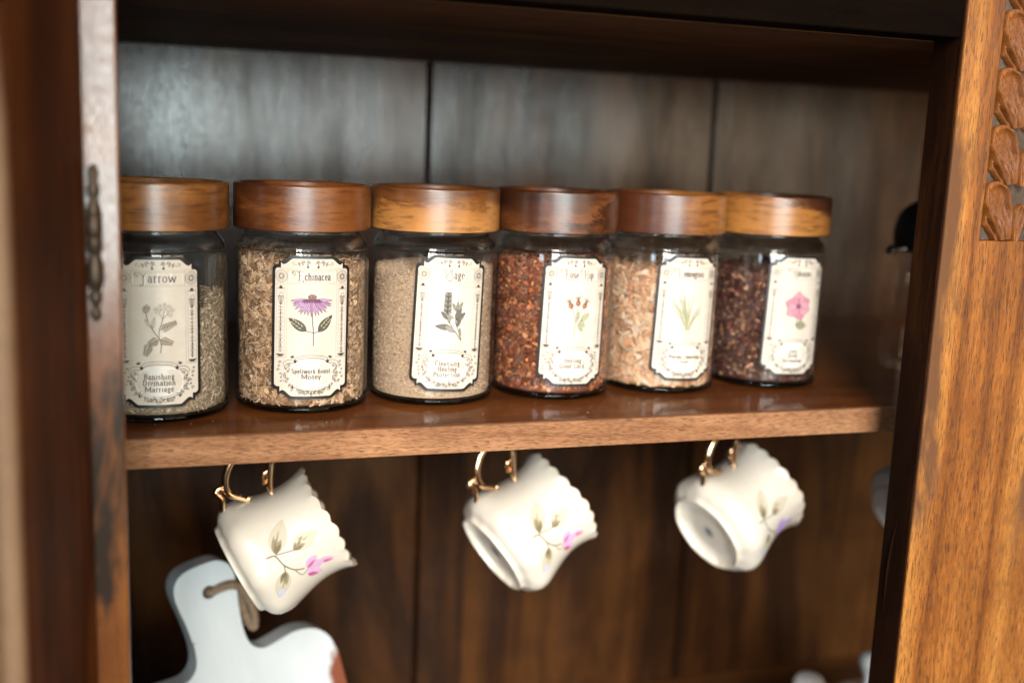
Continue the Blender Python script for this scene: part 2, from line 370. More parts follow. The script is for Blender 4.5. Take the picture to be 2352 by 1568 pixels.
# door local frame: +x runs from the hinge to the free edge (towards the room), +y is the inner face side
DW = 0.37
door_parts = [('door_stile', 0.0015, 0.0942, BOT + 0.01, TOP - 0.01), ('door_stile', DW - 0.07, DW, BOT + 0.01, TOP - 0.01), ('door_rail', 0.0944, DW - 0.0702, 0.172, TOP - 0.01), ('door_rail', 0.0944, DW - 0.0702, BOT + 0.01, BOT + 0.09)]
for nm, a, b, z0, z1 in door_parts:
    box(nm, a, b, -0.019, 0.0, z0, z1, M['door'], door, 0.001)
def moulding(path):
    # quarter-round strip following the opening; path = list of (x, z), offset inwards
    n = len(path); v, f = [], []
    cen = (0.19, -0.1)
    for i, (x, z) in enumerate(path):
        p0 = np.array(path[max(i - 1, 0)]); p1 = np.array(path[min(i + 1, n - 1)]); t = p1 - p0; t = t / np.linalg.norm(t)
        nn = np.array([t[1], -t[0]])
        if np.dot(nn, np.array(cen) - np.array([x, z])) < 0: nn = -nn
        for d, y in ((0, -0.0005), (0.0012, -0.0004), (0.0032, -0.0012), (0.0042, -0.0030), (0.0045, -0.0045), (0.0045, -0.0066), (0, -0.0066)):
            v.append((x + nn[0] * d, y, z + nn[1] * d))
    for i in range(n - 1):
        for k in range(7):
            f.append((i * 7 + k, i * 7 + (k + 1) % 7, (i + 1) * 7 + (k + 1) % 7, (i + 1) * 7 + k))
    return v, f
path = [(0.0945, BOT + 0.0905), (0.0945, 0.0), (0.0945, 0.12), (0.0954, 0.140), (0.099, 0.155), (0.101, 0.166), (0.115, 0.1705), (0.19, 0.1715), (DW - 0.0705, 0.1715)]
mv, mf = moulding(path); link('door_moulding', mesh('door_moulding', mv, mf), M['mould'], door, True)
mv, mf = moulding([(DW - 0.0704, 0.1715), (DW - 0.0704, -0.1), (DW - 0.0704, BOT + 0.0905), (0.09, BOT + 0.0905)]); link('door_moulding', mesh('door_moulding', mv, mf), M['mould'], door, True)
box('pane', 0.0950, DW - 0.0708, -0.0064, -0.0050, BOT + 0.091, 0.171, M['pane'], door, 0)
# ornate hinge: barrel with turned finials
hp = [(0.0, 0.0), (0.0016, 0.001), (0.0026, 0.003), (0.0016, 0.0052), (0.0013, 0.006), (0.0027, 0.008), (0.0030, 0.010), (0.0018, 0.0122), (0.0032, 0.0135), (0.0040, 0.017), (0.0038, 0.021), (0.0030, 0.0245), (0.0022, 0.026),
      (0.0034, 0.027), (0.0036, 0.031), (0.0036, 0.0315), (0.0031, 0.0320), (0.0031, 0.0325), (0.0036, 0.033), (0.0036, 0.040), (0.0030, 0.0405), (0.0036, 0.041), (0.0030, 0.044), (0.0018, 0.0465), (0.0028, 0.049), (0.0030, 0.051), (0.0016, 0.0535), (0.0026, 0.0565), (0.0016, 0.059), (0, 0.060)]
hv, hf = lathe(hp, 24)
for zz in (0.064, -0.34):
    hv2 = [(x * 0.8 + 0.0006, y * 0.8 + 0.0028, z + zz) for x, y, z in hv]
    link('hinge', mesh('hinge', hv2, hf), M['iron'], door, True)

# ================================================================== flat print drawn as thin geometry
def glyphs():
    def arc(cx, cy_, rx, ry, a0, a1, n=9):
        return [(cx + rx * math.cos(R(a0 + (a1 - a0) * i / n)), cy_ + ry * math.sin(R(a0 + (a1 - a0) * i / n))) for i in range(n + 1)]
    def sf(x, y, w=0.16): return [(x - w, y), (x + w, y)]
    G = {}
    G['a'] = (0.78, [arc(.34, .70, .24, .30, 165, 0) + [(.58, .12), (.66, 0), (.76, .04)], arc(.33, .29, .25, .29, 70, 360)])
    G['b'] = (0.84, [[(.16, 1.5), (.16, 0)], arc(.42, .48, .30, .48, 150, -150), sf(.10, 1.5, .1)])
    G['c'] = (0.72, [arc(.40, .5, .32, .5, 40, 320)])
    G['d'] = (0.86, [[(.66, 1.5), (.66, 0)], arc(.38, .48, .30, .48, 30, 330), sf(.60, 1.5, .1), sf(.72, 0, .1)])
    G['e'] = (0.76, [[(.08, .52), (.68, .52)] + arc(.38, .5, .30, .5, 5, 318)])
    G['f'] = (0.55, [arc(.50, 1.25, .25, .25, 60, 180) + [(.25, 0)], [(.05, .95), (.5, .95)], sf(.25, 0)])
    G['g'] = (0.80, [arc(.36, .62, .25, .36, 0, 360), [(.5, .9), (.76, 1.0)], [(.26, .28), (.2, .12), (.36, .02), (.62, -.02), (.7, -.2), (.5, -.44), (.2, -.44), (.08, -.28), (.2, -.08), (.3, 0)]])
    G['h'] = (0.92, [[(.18, 1.5), (.18, 0)], arc(.45, .68, .26, .3, 165, 0) + [(.71, 0)], sf(.18, 0), sf(.71, 0), sf(.12, 1.5, .1)])
    G['i'] = (0.42, [[(.2, 1.0), (.2, 0)], sf(.2, 0), sf(.14, 1, .1), [(.18, 1.36), (.24, 1.36)], [(.18, 1.30), (.24, 1.30)]])
    G['k'] = (0.88, [[(.18, 1.5), (.18, 0)], [(.70, 1.0), (.2, .45)], [(.36, .6), (.74, 0)], sf(.18, 0), sf(.74, 0, .12), sf(.7, 1, .12)])
    G['l'] = (0.42, [[(.2, 1.5), (.2, 0)], sf(.2, 0), sf(.14, 1.5, .1)])
    G['m'] = (1.36, [[(.18, 1), (.18, 0)], arc(.43, .68, .25, .3, 165, 0) + [(.68, 0)], arc(.93, .68, .25, .3, 165, 0) + [(1.18, 0)], sf(.18, 0), sf(.68, 0), sf(1.18, 0), sf(.12, 1, .1)])
    G['n'] = (0.92, [[(.18, 1), (.18, 0)], arc(.45, .68, .26, .3, 165, 0) + [(.71, 0)], sf(.18, 0), sf(.71, 0), sf(.12, 1, .1)])
    G['o'] = (0.84, [arc(.41, .5, .33, .5, 0, 360, 16)])
    G['p'] = (0.86, [[(.18, 1), (.18, -.45)], arc(.44, .5, .30, .48, 150, -150), sf(.18, -.45), sf(.12, 1, .1)])
    G['r'] = (0.62, [[(.18, 1), (.18, 0)], arc(.44, .68, .26, .3, 165, 60), sf(.18, 0), sf(.12, 1, .1)])
    G['s'] = (0.66, [arc(.33, .74, .22, .25, 30, 250, 8) + arc(.32, .26, .24, .26, 70, -150, 8)])
    G['t'] = (0.54, [[(.24, 1.35), (.24, .18)] + arc(.40, .18, .16, .18, 180, 300, 5), [(.04, .95), (.48, .95)]])
    G['u'] = (0.90, [[(.16, 1), (.16, .3)] + arc(.41, .3, .25, .3, 180, 340), [(.66, 1), (.66, 0)], sf(.12, 1, .1), sf(.62, 1, .1), sf(.72, 0, .1)])
    G['v'] = (0.82, [[(.08, 1), (.40, 0), (.72, 1)], sf(.1, 1, .12), sf(.70, 1, .12)])
    G['w'] = (1.42, [[(.08, 1), (.40, 0)], [(.40, 0), (.72, .95)], [(.72, .95), (1.04, 0)], [(1.04, 0), (1.36, 1)], sf(.1, 1, .12), sf(1.34, 1, .12)])
    G['y'] = (0.82, [[(.08, 1), (.41, 0)], [(.72, 1), (.34, -.25), (.14, -.42)], sf(.1, 1, .12), sf(.70, 1, .12)])
    G['B'] = (1.02, [[(.2, 1.45), (.2, 0)], [(.2, 1.45), (.5, 1.45)] + arc(.5, 1.11, .3, .34, 90, -90) + [(.2, .77)], [(.5, .77)] + arc(.52, .385, .36, .385, 90, -90) + [(.08, 0)], [(.06, 1.45), (.2, 1.45)]])
    G['C'] = (1.05, [arc(.56, .72, .46, .74, 40, 320, 14), [(.9, 1.2), (.92, 1.46)]])
    G['D'] = (1.18, [[(.2, 1.45), (.2, 0)], [(.06, 1.45), (.5, 1.45)] + arc(.5, .725, .54, .725, 90, -90, 14) + [(.06, 0)]])
    G['G'] = (1.15, [arc(.56, .72, .46, .74, 45, 330, 14) + [(.98, .62)], sf(.96, .64, .16), [(.9, 1.2), (.92, 1.46)]])
    G['H'] = (1.22, [[(.22, 1.45), (.22, 0)], [(.98, 1.45), (.98, 0)], [(.22, .74), (.98, .74)], sf(.22, 0), sf(.98, 0), sf(.22, 1.45), sf(.98, 1.45)])
    G['L'] = (0.98, [[(.22, 1.45), (.22, 0)], [(.06, 0), (.9, 0), (.92, .32)], sf(.22, 1.45)])
    G['M'] = (1.90, [[(.2, 0), (.24, 1.45)], [(.24, 1.45), (.93, .25)], [(.93, .25), (1.62, 1.45)], [(1.62, 1.45), (1.66, 0)], sf(.2, 0), sf(1.66, 0), sf(.16, 1.45, .12), sf(1.70, 1.45, .12)])
    G['P'] = (0.98, [[(.2, 1.45), (.2, 0)], [(.06, 1.45), (.5, 1.45)] + arc(.5, 1.06, .36, .39, 90, -90) + [(.2, .67)], sf(.2, 0)])
    G['S'] = (0.86, [arc(.43, 1.09, .31, .36, 35, 250, 10) + arc(.42, .37, .34, .37, 70, -150, 10)])
    G[' '] = (0.5, [])
    return G, arc
GL, arc = glyphs()
INK = (0.055, 0.032, 0.026)
class Draw:
    """flat print in millimetres, later wrapped on a surface; every stroke lies a hair above the one before"""
    def __init__(s): s.V = []; s.F = []; s.C = []; s.k = 0
    def tri(s, pts, faces, c):
        o = len(s.V); s.k += 1
        for x, y in pts: s.V.append((x, y, s.k)); s.C.append(c)
        s.F += [tuple(i + o for i in f) for f in faces]
    def stroke(s, pts, w=0.16, c=INK, w2=None, taper=False):
        if len(pts) < 2: return
        P = [np.array(p, float) for p in pts]
        # densify
        Q = [P[0]]
        for a, b in zip(P, P[1:]):
            n = max(1, int(np.linalg.norm(b - a) / 1.6))
            for i in range(1, n + 1): Q.append(a + (b - a) * i / n)
        v = []; n = len(Q)
        for i, p in enumerate(Q):
            t = Q[min(i + 1, n - 1)] - Q[max(i - 1, 0)]; L = np.linalg.norm(t) + 1e-9; t = t / L
            ww = w if w2 is None else w2 + (w - w2) * abs(t[1])
            if taper: ww *= 0.25 + 0.75 * (1 - i / (n - 1))
            nn = np.array([-t[1], t[0]]) * ww / 2
            v += [tuple(p + nn), tuple(p - nn)]
        s.tri(v, [(2 * i, 2 * i + 1, 2 * i + 3, 2 * i + 2) for i in range(n - 1)], c)
    def blob(s, pts, c):
        cx = sum(p[0] for p in pts) / len(pts); cy_ = sum(p[1] for p in pts) / len(pts); n = len(pts)
        mid = [((p[0] + cx) / 2, (p[1] + cy_) / 2) for p in pts]
        s.tri(list(pts) + mid + [(cx, cy_)], [(i, (i + 1) % n, n + (i + 1) % n, n + i) for i in range(n)] + [(n + i, n + (i + 1) % n, 2 * n) for i in range(n)], c)
    def ell(s, cx, cy_, rx, ry, c, n=24): s.blob([(cx + rx * math.cos(2 * math.pi * i / n), cy_ + ry * math.sin(2 * math.pi * i / n)) for i in range(n)], c)
    def ring(s, cx, cy_, rx, ry, w=0.13, c=INK, n=28): s.stroke(arc(cx, cy_, rx, ry, 0, 360, n), w, c)
    def leaf(s, x, y, ang, L, W, c, out=INK, vein=True, lw=0.12):
        d = np.array([math.cos(R(ang)), math.sin(R(ang))]); nn = np.array([-d[1], d[0]]); p = np.array([x, y])
        up = [tuple(p + d * L * t + nn * W * math.sin(math.pi * t ** 0.8) ** 0.9) for t in np.linspace(0, 1, 9)]
        dn = [tuple(p + d * L * t - nn * W * math.sin(math.pi * t ** 0.8) ** 0.9) for t in np.linspace(1, 0, 9)]
        if c: s.blob(up + dn[1:-1], c)
        if out: s.stroke(up, lw, out); s.stroke(dn, lw, out)
        if vein and out: s.stroke([tuple(p), tuple(p + d * L * 0.9)], lw, out)
    def text(s, str_, cx, y, size, w=0.2, w2=0.09, c=INK, sx=1.0, track=0.08):
        W = sum(GL[ch][0] + track for ch in str_) * size * sx; x = cx - W / 2
        for ch in str_:
            adv, st = GL[ch]
            for pl in st: s.stroke([(x + px * size * sx, y + py * size) for px, py in pl], w, c, w2)
            x += (adv + track) * size * sx
    def build(s, name, wrap, mat, parent, base=0.00006, step=0.0000011):
        V = [wrap(x, y, base + k * step) for x, y, k in s.V]
        me = mesh(name, V, s.F); at = me.color_attributes.new('col', 'FLOAT_COLOR', 'POINT')
        at.data.foreach_set('color', np.array([c + (1,) for c in s.C], dtype=np.float32).ravel())
        return link(name, me, mat, parent, True)

# ------------------------------------------------------------------ jar labels
def title_caps(d, ch, x, y, h):
    """tall capital with a curled swash, as in the label titles"""
    k = h
    sw = [(x - .62 * k, y + .62 * k), (x - .50 * k, y + .52 * k), (x - .38 * k, y + .60 * k), (x - .40 * k, y + .76 * k), (x - .58 * k, y + .82 * k), (x - .72 * k, y + .70 * k), (x - .62 * k, y + .92 * k), (x - .35 * k, y + .98 * k), (x - .1 * k, y + .84 * k)]
    def s(p, w=.22): d.stroke(smooth_prof([(x + a * k, y + b * k) for a, b in p], 5), w, INK, .1)
    d.stroke(smooth_prof(sw, 5), .15, INK, .1)
    if ch == 'Y':
        s([(-.12, .84), (.05, .72), (.10, .55)]); s([(.34, .94), (.2, .7), (.12, .5), (.12, .1), (.08, -.2), (-.1, -.3), (-.16, -.16)], .26)
    elif ch == 'E':
        s([(0, .9), (0, .05)], .3); s([(-.1, .84), (.1, .95), (.28, .86)]); s([(-.06, .48), (.26, .52)], .3); s([(-.12, -.1), (-.02, .03), (.18, -.06), (.34, -.16), (.42, -.02), (.3, .04)], .2)
    elif ch == 'S':
        s([(.32, .78), (.36, .92), (.22, .96), (.16, .84), (.3, .6), (.44, .34), (.4, .0), (.1, -.18), (-.2, -.02), (-.26, .3), (-.1, .56), (.02, .66)], .24)
    elif ch == 'R':
        s([(0, .9), (0, .0), (-.04, -.1)], .3); s([(-.1, .84), (.2, .96), (.38, .76), (.2, .52), (.02, .5)]); s([(.12, .5), (.28, .2), (.28, -.1), (.4, -.22), (.5, -.1)], .24)
    elif ch == 'H':
        s([(-.06, .86), (-.02, .0)], .3); s([(.34, .95), (.32, .1), (.36, -.16), (.5, -.2)], .26); s([(-.12, .5), (.36, .52)], .14)
    elif ch == 'L':
        s([(0, .92), (0, .06)], .3); s([(-.1, .0), (.0, .05), (.2, -.04), (.36, -.1), (.44, .06)], .2)
def frame_art(d):
    WH = (0.66, 0.61, 0.55)
    # lighter title box and cartouche
    d.tri([(-11.6, 58.4), (-5.8, 58.4), (0, 58.4), (5.8, 58.4), (11.6, 58.4), (-11.6, 64.0), (-5.8, 64.0), (0, 64), (5.8, 64), (11.6, 64)], [(i, i + 1, i + 6, i + 5) for i in range(4)], WH)
    car = [(11.0 * math.copysign(abs(math.cos(a)) ** 0.8, math.cos(a)), 12.6 + 7.6 * math.copysign(abs(math.sin(a)) ** 0.9, math.sin(a))) for a in np.linspace(0, 2 * math.pi, 48, endpoint=False)]
    d.blob(car, WH); G1 = (0.30, 0.235, 0.195)
    for y in (64.9, 64.1, 58.3, 57.6): d.stroke([(-12.2, y), (12.2, y)], .13, G1)
    for s in (-1, 1):
        d.stroke([(s * 11.7, 58.3), (s * 11.7, 64.1)], .13, G1)
        d.stroke([(s * 12.3, 65.2), (s * 12.3, 57.5), (s * 18.3, 57.5)], .14, G1); d.stroke([(s * 12.3, 65.1), (s * 17.2, 65.1)], .14, G1)
        cx, cy_ = s * 15.3, 61.3
        d.ring(cx, cy_, 2.9, 3.0, .16)
        for i in range(18):
            a = 2 * math.pi * i / 18; d.stroke([(cx + .9 * math.cos(a), cy_ + .9 * math.sin(a)), (cx + 2.7 * math.cos(a), cy_ + 2.8 * math.sin(a))], .22, INK, taper=True)
        d.ring(cx, cy_, .8, .8, .16)
        # side columns
        for xx in (17.6, 13.5, 12.4): d.stroke([(s * xx, 57), (s * xx, 21)], .11, G1)
        d.stroke([(s * 12.4, 21), (s * 18.2, 21)], .12, G1)
        X = s * 15.5
        for yy in (55.2, 22.6):
            for a in (-80, -45, -15, 15, 45, 80): d.leaf(X + .4 * math.sin(R(a)), yy, 90 + a if yy > 40 else -90 + a, 1.7, .28, INK, None)
            d.stroke([(X - 2.2, yy), (X + 2.2, yy)], .14)
        urn = [(X - 1.4, 51.4), (X + 1.4, 51.4)]; d.stroke(urn, .28)
        d.stroke([(X - 1.3, 51.4), (X - .9, 48.6), (X - .2, 47)], .2); d.stroke([(X + 1.3, 51.4), (X + .9, 48.6), (X + .2, 47)], .2)
        for q in (-.6, -.2, .2, .6): d.stroke([(X + q, 51.2), (X + q * .4, 47.4)], .14)
        d.stroke([(X - .9, 51.6), (X - .3, 53), (X + .8, 53.4), (X + 1.2, 51.8)], .15)
        y = 46.6
        while y > 24:
            kk = random.random(); hh = 1.5 + kk * .9
            d.stroke([(X, y), (X, y - hh)], .22)
            if kk > .5: d.ring(X, y - hh * .5, .55 + .3 * kk, .6, .16)
            else:
                d.stroke([(X - 1.1, y - .2), (X - .4, y - .8), (X, y - .2), (X + .4, y - .8), (X + 1.1, y - .2)], .2)
            if random.random() > .4: d.ell(X, y - hh, .42, .3, INK, 8)
            y -= hh
        # ribbon and wreath
        d.stroke(smooth_prof([(0, 22.4), (s * 5, 22.0), (s * 8.2, 20.6)], 6), .17); d.stroke(smooth_prof([(0, 21.0), (s * 5, 20.6), (s * 7.8, 19.2)], 6), .17)
        d.stroke([(s * 8.2, 20.6), (s * 8.0, 18.6), (s * 7.0, 19.4)], .24); d.ell(s * 8.0, 19.2, .75, .9, INK, 10)
        d.stroke(smooth_prof([(s * 8.4, 19.6), (s * 11, 19.9), (s * 13.6, 18.6), (s * 13.8, 16.8)], 6), .17); d.stroke(smooth_prof([(s * 8.6, 18.1), (s * 11, 18.4), (s * 12.8, 17.2), (s * 13.2, 15.6)], 6), .2)
        for a in (30, 60, 90, 120): d.leaf(s * 9.2, 20.8, (a if s > 0 else 180 - a), 1.6, .25, INK, None)
        for i in range(15):
            a = R(28 - 118 * i / 14); px = s * (12.6 + .9 * math.sin(i * 2.3)) * math.cos(a); py = 12.3 + (9.1 + .6 * math.cos(i * 1.7)) * math.sin(a)
            rr = random.uniform(.6, 1.15); a0 = random.uniform(0, 360)
            d.stroke([(px + rr * (1 - j / 14) * math.cos(R(a0 + j * 38)), py + rr * (1 - j / 14) * math.sin(R(a0 + j * 38))) for j in range(14)], .2)
            d.leaf(px, py, random.uniform(0, 360), random.uniform(1.2, 2.0), .45, (0.55, 0.47, 0.40), INK, True, .15)
        for i in range(6):
            px, py = s * (15.2 + random.uniform(-1.2, 1.4)), 18.5 - i * 1.9; rr = random.uniform(.5, .9)
            d.stroke([(px + rr * (1 - j / 12) * math.cos(R(j * 40)), py + rr * (1 - j / 12) * math.sin(R(j * 40))) for j in range(12)], .22)
        # lower ribbon
        d.stroke(smooth_prof([(0, 4.4), (s * 4, 4.7), (s * 8, 6.2)], 5), .18); d.stroke(smooth_prof([(0, 5.5), (s * 4, 5.8), (s * 7.6, 7.2)], 5), .15)
        d.stroke([(s * 8, 6.2), (s * 9.4, 5.2), (s * 9, 7)], .25); d.ring(s * 2.2, 3.6, 1.1, .7, .18); d.ring(s * 4.2, 3.9, .7, .6, .2)
        # top vine
        d.stroke(smooth_prof([(s * .8, 67.6), (s * 2.6, 68.2), (s * 5, 68.1), (s * 7.4, 67.3), (s * 9.4, 67.1), (s * 10, 67.9), (s * 9.2, 68.3), (s * 8.8, 67.8)], 5), .14)
        for px, py, a in ((1.6, 68.0, 70), (2.8, 68.2, 105), (4.2, 68.2, 70), (5.6, 68.0, 115), (6.4, 67.6, 40), (4.9, 67.9, -80), (6.6, 67.6, -95), (2.2, 67.9, -60)):
            d.leaf(s * px, py, a if s > 0 else 180 - a, 1.3, .3, (0.35, 0.28, 0.23), INK, False, .1)
        for a in range(0, 360, 60): d.leaf(s * 2.5, 66.1, a, .7, .22, INK, None)
GREEN = (0.20, 0.20, 0.11)
def art_yarrow(d):
    S = (0.13, 0.085, 0.055)
    d.stroke(smooth_prof([(.6, 26.5), (1.0, 30), (.2, 33), (-2.6, 37.5), (-4.8, 42), (-5.6, 46)], 5), .32, S)
    d.stroke(smooth_prof([(.2, 33), (.2, 37), (1.6, 41.5), (2.2, 45)], 5), .28, S)
    for a, b in ((0, 46), (2.5, 46.5), (4.6, 45.4)): d.stroke([(1.8, 42.5), (a, b)], .18, S)
    for px, py in [(-1, 47.2), (.8, 48.6), (2.8, 49.2), (4.8, 48.3), (6.2, 46.8), (.9, 46.8), (3, 47.2), (4.6, 45.9), (5.2, 44.4), (-.2, 46.2)]:
        for a in range(0, 360, 72): d.leaf(px, py, a + px * 30, 1.1, .42, (0.70, 0.63, 0.54), S, False, .13)
        d.ell(px, py, .34, .34, S, 8)
    for px, py in [(-6.6, 47.4), (-5.4, 48.2), (-4.2, 47.6), (-6.2, 46.4), (-4.8, 46.4)]: d.leaf(px, py - 1, 80 + px * 4 + 24, 2.4, .5, (0.4, 0.33, 0.26), S)
    d.leaf(-3.6, 39, 125, 4.2, .7, (0.5, 0.43, 0.34), S); d.leaf(-2.8, 38.2, 78, 5.4, .75, (0.5, 0.43, 0.34), S)
    def feather(x, y, a, L):
        dx, dy = math.cos(R(a)), math.sin(R(a)); d.stroke([(x, y), (x + dx * L, y + dy * L)], .2, S)
        for i in range(6):
            t = (i + 1) / 6; px, py = x + dx * L * t, y + dy * L * t
            for s in (-1, 1): d.leaf(px, py, a + s * 55 - 8, 2.3 * (1.15 - .6 * t), .5, (0.42, 0.35, 0.27), S, True, .15)
    feather(.4, 37.5, 25, 7.4); feather(.2, 33, -18, 5.4); feather(.2, 32.8, 205, 4.5); feather(-3.6, 31, 248, 5.2)
def art_echinacea(d):
    S = (0.10, 0.065, 0.045); P1, P2, PD = (0.34, 0.17, 0.31), (0.43, 0.27, 0.40), (0.13, 0.045, 0.10)
    d.stroke(smooth_prof([(.6, 27), (.6, 33.5), (.2, 38), (-.2, 46)], 5), .36, S)
    d.stroke([(.6, 33.6), (-3, 34.6)], .25, S); d.stroke([(.6, 33.6), (3.2, 34.4)], .25, S)
    DG = (0.085, 0.075, 0.045)
    for px, py, a, L in ((-2.8, 34.6, 144, 10.6), (3.0, 34.2, 50, 10.6)):
        d.leaf(px, py, a, L, 2.1, DG, (0.04, 0.03, 0.02), True, .22)
        dx, dy = math.cos(R(a)), math.sin(R(a))
        for t in (.25, .42, .58, .72):
            for s in (-1, 1): d.leaf(px + dx * L * t + s * dy * .5, py + dy * L * t - s * dx * .5, a - s * 20, 1.7, .28, (0.38, 0.33, 0.24), None)
    for i in range(17):
        t = i / 16 * 2 - 1; a = -90 + t * 78 + random.uniform(-3, 3); L = 8.6 + random.uniform(-.8, .6)
        x0, y0 = -.3 + 1.7 * t, 50.4 - abs(t) * .3
        d.leaf(x0, y0, a + (t * 10), L, .75, random.choice([P1, P2, P2]), PD, True, .14)
    for i in range(9):
        t = i / 8 * 2 - 1; d.leaf(-.3 + 2.4 * t, 51.2 - abs(t), -90 + t * 60, 3.2, .5, PD, None)
    d.ell(-.2, 51.4, 2.1, 1.4, (0.17, 0.09, 0.07)); 
    for i in range(16): d.ell(-.2 + random.uniform(-1.7, 1.7), 51.7 + random.uniform(-.7, .9), .22, .22, (0.36, 0.22, 0.15), 6)
def art_sage(d):
    S = (0.045, 0.04, 0.034); L1 = (0.27, 0.25, 0.21); L2 = (0.13, 0.12, 0.10)
    d.stroke(smooth_prof([(6.4, 27.4), (3.6, 31), (.5, 35), (-1.6, 40), (-2.2, 46), (-2, 51)], 5), .34, S)
    d.stroke(smooth_prof([(6.4, 27.6), (4.8, 32), (2.6, 37), (3.6, 42)], 5), .28, S)
    for px, py, a, L, W, c in ((.5, 34.2, 176, 8.6, 1.5, L2), (2.4, 32, 150, 6.8, 1.3, L1), (-1, 38.4, 138, 6, 1.1, L2), (3.4, 34.6, 70, 6.6, 1.1, L2), (3, 38, 40, 6.4, 1.4, L2), (2.6, 38.4, 68, 7.6, 1.4, L2), (3.4, 43, 60, 5.4, .9, L1), (3, 43, 86, 5, .6, L1), (2.6, 43, 118, 4.6, .8, L1), (5.6, 29.6, 96, 4.6, .6, L1), (-.8, 36.5, 96, 5, .8, L1), (1.4, 39.2, 160, 4.8, .9, L1)):
        d.leaf(px, py, a, L, W, c, S, True, .17)
    for i in range(9):
        y = 41.5 + i * 1.25; wv = 2.6 - i * .12
        for s in (-1, 1):
            for q in (0, 1): d.leaf(-2.1 + s * .2, y, 90 + s * (-35 - q * 35) * -1 * -1, 1.9 - .05 * i + q * .3, .5, L1 if (i + q) % 2 else L2, S, False, .17)
        d.ell(-2.1, y + .2, .45, .4, S, 8)
def art_rosehip(d):
    S = (0.22, 0.19, 0.11); RED = (0.24, 0.085, 0.045)
    d.stroke(smooth_prof([(-1.0, 27), (-.8, 31), (-.2, 36), (0.6, 40), (.6, 43)], 5), .5, (0.34, 0.33, 0.2)); d.stroke(smooth_prof([(0, 37), (-1.4, 40), (-3, 43.4)], 5), .3, S); d.stroke(smooth_prof([(.4, 39), (2.4, 41.4), (4, 43.4)], 5), .3, S)
    for px, py, a in ((-3.6, 44.8, 115), (.5, 46.2, 92), (4.6, 44.9, 66)):
        d.leaf(px - math.cos(R(a)) * 1.8, py - math.sin(R(a)) * 1.8, a, 3.9, 1.25, RED, (0.13, 0.04, 0.02), False, .2); d.ell(px - .4, py - .3, .4, .6, (0.5, 0.22, 0.12), 8)
        for q in range(-60, 61, 20):
            t = a + q; d.stroke([(px + 1.8 * math.cos(R(a)), py + 1.8 * math.sin(R(a))), (px + 1.8 * math.cos(R(a)) + 3 * math.cos(R(t)), py + 1.8 * math.sin(R(a)) + 3 * math.sin(R(t)))], .26, (0.14, 0.10, 0.07), taper=True)
    for px, py, a, L, W in ((2.8, 37, 35, 6, 1.5), (2.4, 36.6, -50, 4.4, 1.2), (1.6, 35, -62, 5, 1.1), (1.2, 37.6, 100, 4.2, .9), (-.4, 35.6, 60, 3.2, .7)):
        d.leaf(px, py, a, L, W, (0.36, 0.35, 0.22), (0.12, 0.12, 0.06), True, .2)
    d.stroke([(-.2, 33), (2.6, 37)], .2, S)
def art_lemongrass(d):
    for i in range(40):
        t = random.uniform(-1, 1); a = 90 - t * 32; L = random.uniform(11, 22); c = random.choice([(0.30, 0.30, 0.18), (0.38, 0.37, 0.24), (0.24, 0.24, 0.13)])
        x0, y0 = t * 1.4, 30 + random.uniform(-1, 2); bend = t * random.uniform(0, 5)
        d.stroke(smooth_prof([(x0 * .7, 27.5), (x0, y0), (x0 + L * .5 * math.cos(R(a)), y0 + L * .5 * math.sin(R(a))), (x0 + L * math.cos(R(a)) + bend, y0 + L * math.sin(R(a)) - abs(bend) * .6)], 4), random.uniform(.25, .6), c, taper=True)
    d.leaf(0, 26.5, 90, 3.2, 1.2, (0.6, 0.55, 0.42), (0.4, 0.36, 0.24))
def art_hibiscus(d):
    P = (0.47, 0.19, 0.24); PD = (0.24, 0.08, 0.13); P2 = (0.52, 0.25, 0.29)
    d.stroke([(-.6, 30), (.4, 36), (.2, 52)], .34, (0.25, 0.26, 0.16))
    for a in (25, 95, 165, 215, 290, -15):
        d.leaf(.2, 42, a, 8.8, 4.3, P if a in (25, 165, 290) else P2, PD, True, .2)
        for q in (-12, 12): d.stroke([(.2, 42), (.2 + 4.6 * math.cos(R(a + q)), 42 + 4.6 * math.sin(R(a + q)))], .24, PD, taper=True)
    d.ell(.2, 42, 1.5, 1.5, (0.16, 0.04, 0.10)); d.stroke([(.2, 42), (.4, 47.5)], .5, (0.3, 0.13, 0.12))
    d.leaf(-.4, 31.4, -8, 7.4, 2.5, (0.24, 0.23, 0.14), (0.12, 0.12, 0.06), True, .2)
LABELS = {
    'yarrow': ('Y', 'arrow', art_yarrow, [('Banishing', 15.1), ('Divination', 12.1), ('Marriage', 9.1)], 1.5, -7.0, -.8),
    'echinacea': ('E', 'chinacea', art_echinacea, [('Spellwork Boost', 14.4), ('Money', 11.4)], 1.25, -6.5, 0.8),
    'sage': ('S', 'age', art_sage, [('Cleansing', 15.1), ('Healing', 12.1), ('Protection', 9.1)], 1.5, -2.6, 1.6),
    'rosehip': ('R', 'ose Hip', art_rosehip, [('Healing', 14.6), ('Good Luck', 11.4)], 1.5, -7.4, 0),
    'lemongrass': ('L', 'emongrass', art_lemongrass, [('Psychic Cleansing', 14.2), ('Lust', 11.4)], 1.15, -8.0, 0.6),
    'hibiscus': ('H', 'ibiscus', art_hibiscus, [('Lust', 15.4), ('Love', 12.6), ('Divination', 9.6)], 1.3, -5.4, .6),
}
